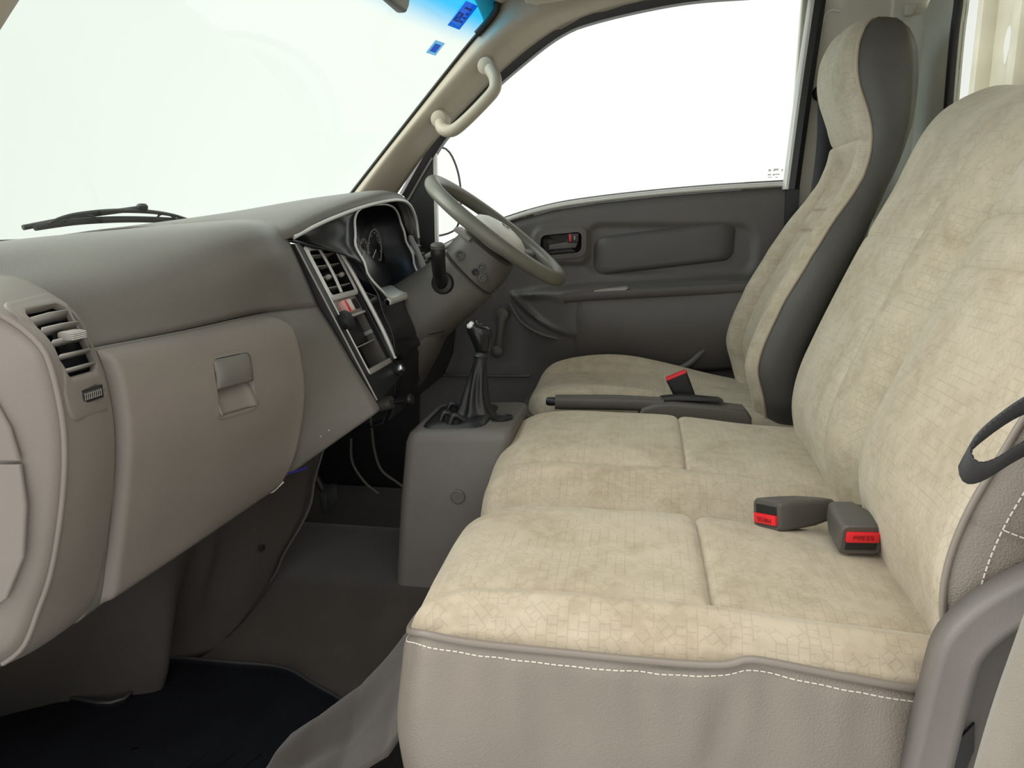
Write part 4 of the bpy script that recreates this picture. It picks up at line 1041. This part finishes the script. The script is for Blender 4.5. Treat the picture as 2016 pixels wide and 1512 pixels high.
panel('seat_panel', cush, .05, S1, Y3, Y4, 90, 50, VELOUR, bench, .009, .006, edges=(0, 1, 1, 0))
panel('seat_panel', cush, S1, 1, Y3, Y4, 60, 50, VELOUR, bench, .009, .006, edges=(1, 0, 1, 0))
# leather skirt hanging below the piping
PIPE = [(.46, .793, .368), (.333, .792, .381), (.24, .790, .392), (.165, .789, .402), (.138, .789, .403), (.116, .789, .3945), (.06, .789, .391), (-.06, .789, .392), (-.16, .789, .394), (-.205, .790, .397), (-.229, .795, .397), (-.247, .810, .389), (-.262, .838, .374), (-.274, .90, .352), (-.278, 1.0, .33), (-.272, 1.2, .30), (-.270, 1.70, .29)]
pp = spline(PIPE, 170)
def skirt(i, t):
    p = pp[i]; q = pp[min(i + 1, 169)] - pp[max(i - 1, 0)]; out = V((-q.y, q.x, 0)).normalized()
    z = lerp(p.z - .002, .015, t)
    s = p.x if p.x > -.24 else -.24 - (p.y - .80)
    wr = .0045 * noise.noise(V((s * 34, t * 2.5, 4))) * sstep(0, .04, t) * (1 - sstep(.1, .4, t)) + .008 * noise.noise(V((s * 14, t * 1.5, 1.3))) * sstep(0, .05, t) * (1 - .75 * sstep(.15, .6, t)) + .009 * noise.noise(V((s * 5, t * 2, 7)))
    wr += .006 * math.exp(-((s - .10) / .03) ** 2) * math.exp(-((t - .28) / .2) ** 2) - .007 * math.exp(-((s - .135 + .10 * t) / .016) ** 2) * math.exp(-((t - .22) / .18) ** 2)
    h = .006 * sstep(0, .05, t) + .008 * math.sin(math.pi * min(1, t * 1.3)) - .012 * sstep(.3, 1, t) + wr
    return p + out * h + V((0, 0, z - p.z))
grid('leather_skirt', [[skirt(i, (k / 40) ** 1.4) for k in range(41)] for i in range(170)], LEATHER, bench, smooth=80)
tube('piping', [p + V((0, -.001, .0015)) for p in pp[:140]], .0045, PIPING, bench, 8)
stitches('stitching', [skirt(i, .026) + V((0, -.0007, 0)) for i in range(0, 122)], bench, .0078, .0055, .0008)

# bench backrest
KP = [(.385, .34), (.358, .43), (.345, .50), (.354, .57), (.380, .645), (.42, .745), (.462, .845), (.505, .935), (.545, 1.015), (.585, 1.065), (.640, 1.094), (.675, 1.097), (.697, 1.078), (.704, 1.0), (.70, .80)]
KN = 300; kprof = spline(KP, KN)
def kz(z): return min(range(20, 230), key=lambda i: abs(kprof[i].y - z)) / (KN - 1)
DXB = [(.797, -.012), (.803, -.015), (.815, -.016), (.832, -.012), (.85, -.008), (.90, -.004), (1.0, -.006), (1.12, -.002), (1.175, .004), (1.205, .020), (1.222, .042), (1.232, .042), (1.26, .026), (1.31, .005), (1.345, -.001), (1.40, -.006), (1.55, -.008), (1.63, -.006), (1.67, .002), (1.692, .018), (1.70, .045)]
def back(s, y):
    k = s * (KN - 1); i = min(int(k), KN - 2); p = kprof[i].lerp(kprof[i + 1], k - i); d = (kprof[i + 1] - kprof[i]).normalized(); n = V((d.y, -d.x, 0))
    dx = keyed(DXB, y); top = .03 * (max(0, (y - 1.50) / .20)) ** 3
    amp = 1 - .6 * sstep(1.02, 1.08, p.y)
    q = p + n * dx * amp
    dz = .024 * sstep(1.48, 1.66, y) * sstep(.93, 1.04, p.y)
    sag = .003 * noise.noise(V((p.y * 6, y * 6, 9)))
    return V((q.x + sag, y, q.y + dz))
e3 = .82
panel('back_border', back, .02, .95, .797, .834, 110, 14, VELOUR2, bench, .005, .006, (.9, 0, -.4), (0, 0, 0, 1))
q1, q2, q3 = kz(.818), kz(.888), kz(.848)
dv = (.9, 0, -.45)
panel('back_panel', back, .02, q1, .834, Y2, 90, 56, VELOUR, bench, .007, .008, dv, (0, 1, 1, .8))
panel('back_panel', back, q1, q2, .834, Y2, 26, 56, VELOUR, bench, .007, .008, dv, (1, 1, 1, .8))
panel('back_panel', back, q2, .97, .834, Y2, 80, 56, VELOUR2, bench, .007, .008, dv, (1, 0, 1, .8))
panel('back_strip', back, .02, .97, Y2, Y3, 140, 30, VELOUR, bench, .005, .009, dv, (0, 0, .8, 1))
panel('back_panel', back, .02, q3, Y3, Y4, 90, 50, VELOUR2, bench, .005, .008, dv, (0, .7, 1, 0))
panel('back_panel', back, q3, .97, Y3, Y4, 90, 50, VELOUR2, bench, .005, .008, dv, (.7, 0, 1, 0))
# leather side of the backrest, two panels with a stitched joint
def bside(s, t):
    p = back(s, .797); a = V((p.x, .797, p.z))
    pr_ = spline([(0, 0), (.012, -.010), (.05, -.018), (.12, -.016), (.24, -.010)], 12)
    k = t * 11; i = min(int(k), 10); q = pr_[i].lerp(pr_[i + 1], k - i)
    w_ = sstep(.02, .1, s)
    qx = q.x * min(1, max(.12, (.715 - a.x) / .24))
    return V((a.x + qx * lerp(.8, 1, w_), a.y + q.y, a.z - q.x * .28 + .004 * noise.noise(V((q.x * 14, s * 9, 2)))))
sj = kz(.574)
rows = [[bside(lerp(.02, sj, i / 40), j / 14) + V((0, .003 * math.exp(-(sj - lerp(.02, sj, i / 40)) / .006), 0)) for j in range(15)] for i in range(41)]
grid('side_leather', rows, LEATHER, bench, smooth=80)
rows = [[bside(lerp(sj, .72, i / 50), j / 14) + V((0, .003 * math.exp(-(lerp(sj, .72, i / 50) - sj) / .006), 0)) for j in range(15)] for i in range(51)]
grid('side_leather', rows, LEATHER, bench, smooth=80)
tube('back_piping', [back(lerp(.03, .72, i / 80), .797) + V((0, -.002, 0)) for i in range(81)], .004, PIPING, bench, 8)
stitches('stitching', [bside(lerp(.03, .70, i / 80), .14) + V((-.0006, -.0008, 0)) for i in range(81)], bench, .0078, .0055, .0008)
stitches('stitching', [bside(sj + .006, lerp(.14, .95, i / 20)) + V((0, -.001, .0)) for i in range(21)], bench, .0078, .0055, .0008)
# plain back shell
rows = [[V((.66 + .03 * k, y, z)) for k, z in ((0, .35), (1, .45), (1, .80), (.6, 1.06))] for y in (.80, 1.2, 1.68)]
grid('back_shell', rows, LEATHER_DK, bench, solid=.01)
# plinth under the cushion
box('seat_base', (.12, 1.25, .17), (.62, .82, .30), BLACK, bench, .02)
# plastic recliner cover beside the cushion
BR = [(.285, .10), (.298, .26), (.305, .34), (.312, .42), (.318, .462), (.334, .492), (.362, .522), (.40, .550), (.45, .575), (.52, .59), (.60, .57), (.60, .10)]
bro = spline([(x, z, 0) for x, z in BR[:10]], 60)
rows = []
for t, y, inset in ((0, .775, 0), (.15, .756, .001), (.5, .748, .003), (.8, .746, .008), (1.0, .744, .020), (1.2, .738, .027), (1.3, .7365, .031), (1.4, .738, .035), (1.6, .750, .042), (2, .753, .06), (3, .753, .085)):
    r = []
    for i, p in enumerate(bro):
        d = (bro[min(i + 1, 59)] - bro[max(i - 1, 0)]).normalized(); n = V((d.y, -d.x, 0))
        q = p + n * inset; r.append(V((q.x, y, q.y)))
    rows.append(r)
brk = grid('recliner_cover', rows, TAUPE_BR, bench, solid=.004, smooth=70)
prism('cover_slot', [(.338, .7455, .33), (.346, .7455, .362), (.357, .7455, .38), (.360, .7455, .35), (.352, .7455, .31), (.345, .7455, .29)], (0, .004, 0), BLACK, brk, 0)
# hanging strap loop
lp_ = spline([(.50, .768, .745), (.42, .764, .728), (.37, .758, .711), (.335, .748, .688), (.316, .742, .668), (.314, .741, .655), (.322, .744, .646), (.340, .752, .648), (.375, .764, .668), (.42, .772, .69), (.50, .776, .72)], 60)
stp = thing('strap_loop', 'dark woven strap loop hanging from the side of the bench backrest', 'strap', (.45, .78, .70))
rows = []
for i, p in enumerate(lp_):
    t = (lp_[min(i + 1, 59)] - lp_[max(i - 1, 0)]).normalized(); w_ = t.cross(V((0, 1, 0))).normalized(); wv = V((-.15, .35, -.9)) * .0135
    rows.append([p - wv, p, p + wv])
grid('webbing', rows, WEB, stp, solid=.002)
stitches('edge_stitch', [r[0] + V((0, -.001, 0)) for r in rows], stp, .006, .004, .0006, WEB)

# seat belt buckles
def buckle(name, label, c, ax, ang_up, l, parent_name, stalk_pts, mouth=True):
    b = thing(name, label, 'buckle', c, 'seat belt buckles')
    a = V(ax).normalized(); up = (V(ang_up) - a * V(ang_up).dot(a)).normalized(); sd = a.cross(up); c = V(c)
    secs = []
    for t, wd, hg in ((-.5, .030, .024), (-.46, .040, .032), (-.1, .054, .042), (.3, .058, .046), (.47, .058, .046), (.5, .054, .042)):
        secs.append([c + a * l * t + sd * u + up * v for u, v in rrect(wd, hg, .008, 4)])
    loft('buckle_body', secs, TAUPE_DK, b, True, 40)
    f = c + a * (l * .5)
    box('mouth', f + up * -.008 + a * .0005, (.002, .042, .013), BLACK, b, .0005, 1, (a, sd, up))
    bt = box('release_button', f + up * .0065 + a * .002, (.006, .045, .0155), RED, b, .002, 2, (a, sd, up))
    # raised word PRESS on the button
    x0 = -.0135
    glyph = {'P': [((0, 0), (0, 4)), ((0, 4), (2, 4)), ((2, 4), (2, 2)), ((2, 2), (0, 2))], 'R': [((0, 0), (0, 4)), ((0, 4), (2, 4)), ((2, 4), (2, 2)), ((2, 2), (0, 2)), ((1, 2), (2, 0))],
             'E': [((0, 0), (0, 4)), ((0, 4), (2, 4)), ((0, 2), (2, 2)), ((0, 0), (2, 0))], 'S': [((2, 4), (0, 4)), ((0, 4), (0, 2)), ((0, 2), (2, 2)), ((2, 2), (2, 0)), ((2, 0), (0, 0))]}
    vs, fs = [], []
    for k, ch in enumerate('PRESS'):
        for (ax0, ay0), (ax1, ay1) in glyph[ch]:
            p0 = f + a * .0053 - sd * (x0 + k * .0058 + ax0 * .0019) + up * (.0045 + ay0 * .0014); p1 = f + a * .0053 - sd * (x0 + k * .0058 + ax1 * .0019) + up * (.0045 + ay1 * .0014)
            t = (p1 - p0).normalized(); m_ = t.cross(a) * .0004; k0 = len(vs); vs += [p0 + m_, p0 - m_, p1 - m_, p1 + m_]
            vs += [v + a * .0005 for v in vs[k0:k0 + 4]]; fs += [tuple(k0 + q for q in fc_) for fc_ in ((0, 1, 2, 3), (7, 6, 5, 4), (0, 4, 5, 1), (1, 5, 6, 2), (2, 6, 7, 3), (3, 7, 4, 0))]
    mesh_obj('lettering', vs, fs, plain('dark red print', (.25, .01, .015), .4), bt)
    tube('stalk', spline([c - a * l * .45] + stalk_pts, 12), .013, TAUPE_DK, b, 10, .5, tuple(up))
    return b
buckle('seat_belt_buckle', 'taupe seat belt buckle with red button lying in the bench valley, pointing forward', (.268, 1.185, .430), (-.80, -.55, .08), (-.1, -.3, -.9), .13, None, [V((.33, 1.22, .425)), V((.37, 1.24, .42)), V((.41, 1.25, .41))])
buckle('seat_belt_buckle', 'taupe seat belt buckle with red button facing the open door', (.322, 1.095, .448), (.10, -.98, -.14), (0, -.1, 1), .085, None, [V((.352, 1.15, .435)), V((.37, 1.19, .43)), V((.40, 1.22, .42))])

# ================================================================== DRIVER SEAT
ds = thing('bucket_seat', 'beige driver seat with tall headrest and dark leather side behind the bench', 'seat', (.1, 2.03, 0))
DP = [(-.255, .35), (-.262, .405), (-.243, .440), (-.19, .458), (-.06, .462), (.1, .449), (.25, .430), (.40, .41)]
DN = 120; dprof = spline(DP, DN)
DZD = [(1.80, -.07), (1.812, -.022), (1.835, .004), (1.865, .012), (1.89, .008), (1.91, .0), (1.96, -.005), (2.06, -.004), (2.11, .0), (2.14, .016), (2.185, .034), (2.22, .028), (2.255, -.005), (2.275, -.06)]
def dcush(s, y):
    k = s * (DN - 1); i = min(int(k), DN - 2); p = dprof[i].lerp(dprof[i + 1], k - i)
    dz = keyed(DZD, y); wz = sstep(.36, .45, p.y); bol = math.exp(-((p.x + .02) / .20) ** 2)
    if dz > 0: dz *= lerp(.15, 1.05, bol)
    front = 1 - sstep(-.27, -.10, p.x); e = abs(y - 2.04) / .24
    return V((p.x + front * .05 * e ** 4, y, p.y + dz * lerp(.2, 1, wz)))
DS1 = min(range(30, DN), key=lambda i: abs(dprof[i].x - .095)) / (DN - 1)
panel('seat_bolster', dcush, .03, 1, 1.80, 1.90, 50, 18, VELOUR2, ds, .005, .008, edges=(0, 0, 0, 1))
panel('seat_panel', dcush, .03, DS1, 1.90, 2.115, 46, 30, VELOUR2, ds, .005, .008, edges=(0, 1, 1, 1))
panel('seat_panel', dcush, DS1, 1, 1.90, 2.115, 30, 30, VELOUR2, ds, .005, .008, edges=(1, 0, 1, 1))
panel('seat_bolster', dcush, .03, 1, 2.115, 2.275, 50, 24, VELOUR2, ds, .005, .008, edges=(0, 0, 1, 0))
secs = [[V((lerp(-.02, .10, 0) + .07 + u, 2.038 + v, z)) for u, v in rrect(w_, h_, .05, 6)] for z, w_, h_ in ((.14, .60, .44), (.30, .64, .46), (.40, .655, .465))]
loft('leather_base', secs, LEATHER_DK, ds, True, 60)
# backrest stations: z, front x, rear x, near y, far y
DB = [(.40, .305, .42, 1.83, 2.23), (.46, .290, .40, 1.805, 2.255), (.55, .270, .40, 1.795, 2.265), (.69, .314, .445, 1.795, 2.265), (.80, .370, .49, 1.80, 2.26), (.87, .411, .52, 1.815, 2.245), (.95, .462, .552, 1.835, 2.22),
      (.995, .482, .574, 1.85, 2.205), (1.04, .490, .590, 1.862, 2.192), (1.09, .484, .602, 1.868, 2.186), (1.18, .452, .605, 1.872, 2.182), (1.25, .448, .598, 1.880, 2.174), (1.295, .464, .582, 1.90, 2.155), (1.318, .488, .562, 1.935, 2.12), (1.324, .505, .548, 1.97, 2.09)]
def dstat(z):
    for k in range(len(DB) - 1):
        if z <= DB[k + 1][0] or k == len(DB) - 2:
            a = DB[max(k - 1, 0)]; b, c = DB[k], DB[k + 1]; d = DB[min(k + 2, len(DB) - 1)]
            t = (z - b[0]) / (c[0] - b[0]); m1 = [(q - p) * .5 for p, q in zip(a, c)]; m2 = [(q - p) * .5 for p, q in zip(b, d)]
            h = (2 * t ** 3 - 3 * t * t + 1, t ** 3 - 2 * t * t + t, -2 * t ** 3 + 3 * t * t, t ** 3 - t * t)
            return [h[0] * b[i] + h[1] * m1[i] + h[2] * c[i] + h[3] * m2[i] for i in range(1, 5)]
def dback(v, z):
    """front face: v 0 near piping to 1 far piping"""
    xf, xb, yn, yf = dstat(z); y = lerp(yn + .006, yf - .006, v); wd = yf - yn; d = min(v, 1 - v) * wd
    rec = .045 * sstep(.045, .10, d) * (1 - sstep(.98, 1.06, z)) - .012 * sstep(.0, .10, d) * sstep(1.06, 1.12, z)
    rnd = .020 * (1 - min(1, d / .030)) ** 2
    return V((xf + rec + rnd, y, z))
def fb(s, v): return dback(v, s)
dvv = (.92, 0, -.35); ZT = 1.322
VN, VF = .17, .83
panel('back_bolster', fb, .40, 1.06, 0, VN, 90, 18, VELOUR2, ds, .011, .006, dvv, (0, 1, 0, 1))
panel('back_bolster', fb, .40, 1.06, VF, 1, 90, 18, VELOUR2, ds, .011, .006, dvv, (0, 1, 1, 0))
for a, b in ((.40, .852), (.852, .905), (.905, 1.06)):
    panel('back_panel', fb, a, b, VN, VF, 40, 30, VELOUR2, ds, .011, .006, dvv, (1 if a > .41 else 0, 1, 1, 1))
panel('headrest_panel', fb, 1.06, ZT, 0, 1, 60, 46, VELOUR2, ds, .011, .008, dvv, (1, 0, 0, 0))
def wrap(z, side):
    xf, xb, yn, yf = dstat(z); x0 = dback(0, z).x; out = []
    for t in [k / 18 for k in range(19)]:
        x = lerp(x0, xb, t); e = abs(2 * t - 1); y = yn + .006 - .016 * (1 - e ** 2.6) + .018 * sstep(.8, 1, t)
        out.append(V((x, y if side < 0 else yn + yf - y, z)))
    return out
zs_ = [lerp(.40, ZT, k / 90) for k in range(91)]
grid('side_leather', [wrap(z, -1) for z in zs_], LEATHER_DK, ds, smooth=80)
grid('side_leather', [wrap(z, 1) for z in zs_], LEATHER_DK, ds, smooth=80)
rows = []
for z in zs_:
    a, b = wrap(z, -1)[-1], wrap(z, 1)[-1]; rows.append([a.lerp(b, k / 12) + V((.012 * math.sin(math.pi * k / 12), 0, 0)) for k in range(13)])
grid('back_leather', rows, LEATHER_DK, ds, smooth=80)
top_l = [dback(v, ZT) for v in [k / 12 for k in range(13)]]; bot = rows[-1]
grid('headrest_cap', [[a.lerp(b, t) + V((0, 0, .006 * math.sin(math.pi * t))) for a, b in zip(top_l, bot)] for t in [k / 6 for k in range(7)]], LEATHER_DK, ds, smooth=80)
tube('piping', [dback(0, z) + V((.001, -.002, 0)) for z in zs_], .0042, VELOUR2, ds, 8)
# buckle on the driver's seat
db = thing('driver_seat_buckle', 'dark seat belt buckle with red tip standing beside the handbrake', 'buckle', (.13, 1.83, .45), 'seat belt buckles')
a = V((-.42, 0, .9)).normalized(); sd = V((0, 1, 0)); up = a.cross(sd); c = V((.120, 1.815, .492))
loft('buckle_body', [[c + a * t + sd * u + up * v for u, v in rrect(.030, wd, .006, 3)] for t, wd in ((-.07, .042), (.0, .05), (.024, .052))], BLACK, db, True, 40)
box('release_button', c + a * .026, (.007, .026, .050), RED, db, .002, 2, (a, sd, up))
# ------------------------------------------------------------------ handbrake
hbk = thing('handbrake', 'grey brown handbrake lever lying between the seats', 'handbrake', (.05, 1.755, .40))
hp_ = spline([(-.172, 1.755, .452), (-.12, 1.755, .4535), (-.03, 1.755, .456), (.08, 1.755, .455)], 24)
loft('grip', [[p + V((0, u, v + .002)) for u, v in rrect(.030 + .004 * math.sin(math.pi * min(1, i / 20)), .034, .012, 4)] for i, p in enumerate(hp_)], TAUPE_DK, hbk, True, 50)
disc_lathe('push_button', (-.173, 1.755, .455), (-1, 0, -.02), [(.0105, -.005), (.0105, .016), (.008, .021), (.002, .022)], BLACK, hbk, 16)
gp = [(.02, .425), (.03, .452), (.06, .464), (.10, .468), (.20, .463), (.26, .458), (.275, .44), (.28, .38), (.02, .38)]
prism('lever_cover', [(x, 1.722, z) for x, z in gp], (0, .066, 0), TAUPE_DK, hbk, .007, 3)
sp_ = [(.06, .462), (.075, .474), (.12, .480), (.205, .475), (.215, .470), (.10, .468)]
prism('cover_lip', [(x, 1.745, z) for x, z in sp_], (0, .035, 0), BLACK, hbk, .003, 2)
# ------------------------------------------------------------------ carpet flap at the seat foot, door seal, sill catch
fl = thing('carpet_flap', 'loose taupe carpet flap at the foot of the bench seat', 'carpet', (-.35, 1.0, .1))
def flap(u, v):
    p = [V((-.29, 1.10, .30)), V((-.35, 1.10, .215)), V((-.43, 1.09, .11)), V((-.50, 1.075, .055)), V((-.545, 1.06, .03))]
    q = [V((-.26, .86, .26)), V((-.31, .86, .17)), V((-.39, .87, .095)), V((-.47, .88, .06)), V((-.55, .89, .045))]
    k = v * 4; i = min(int(k), 3); f = k - i
    a, b = p[i].lerp(p[i + 1], f), q[i].lerp(q[i + 1], f); r = b.lerp(a, u)
    r.z += .02 * math.sin(u * 5 + v * 4) * v * (1 - v) + .012 * noise.noise(V((u * 3, v * 4, 5)))
    return r
grid('carpet_cloth', [[flap(i / 30, j / 40) for j in range(41)] for i in range(31)], CARPET_LT, fl, solid=.006)
wsn = thing('door_seal', 'greige cloth covered door seal along the near door opening', 'seal', (.3, .62, .3))
tube('seal_tube', spline([(.615, .67, 1.44), (.585, .655, 1.20), (.50, .635, .90), (.42, .63, .76), (.362, .625, .62), (.338, .62, .52), (.322, .615, .42), (.312, .61, .30), (.308, .61, .05)], 90), .021, FUZZ, wsn, 20)
ck = thing('door_catch', 'dark door catch with a yellow dab on the sill', 'catch', (.40, .63, .40))
box('catch_plate', (.385, .650, .40), (.07, .02, .05), BLACK, ck, .004)
tube('catch_bar', [(.346, .640, .428), (.40, .640, .434)], .004, METAL, ck, 8)
rows = [(.004, .0, 0), (.003, .006, .003), (.0035, -.006, .002)]
for r_, dx, dz in rows: disc_lathe('yellow_dab', (.343 + dx, .640, .414 + dz), (0, -1, 0), [(r_ * 1.6, 0), (r_ * 1.5, .004), (r_ * .6, .007)], YELLOW, ck, 10)
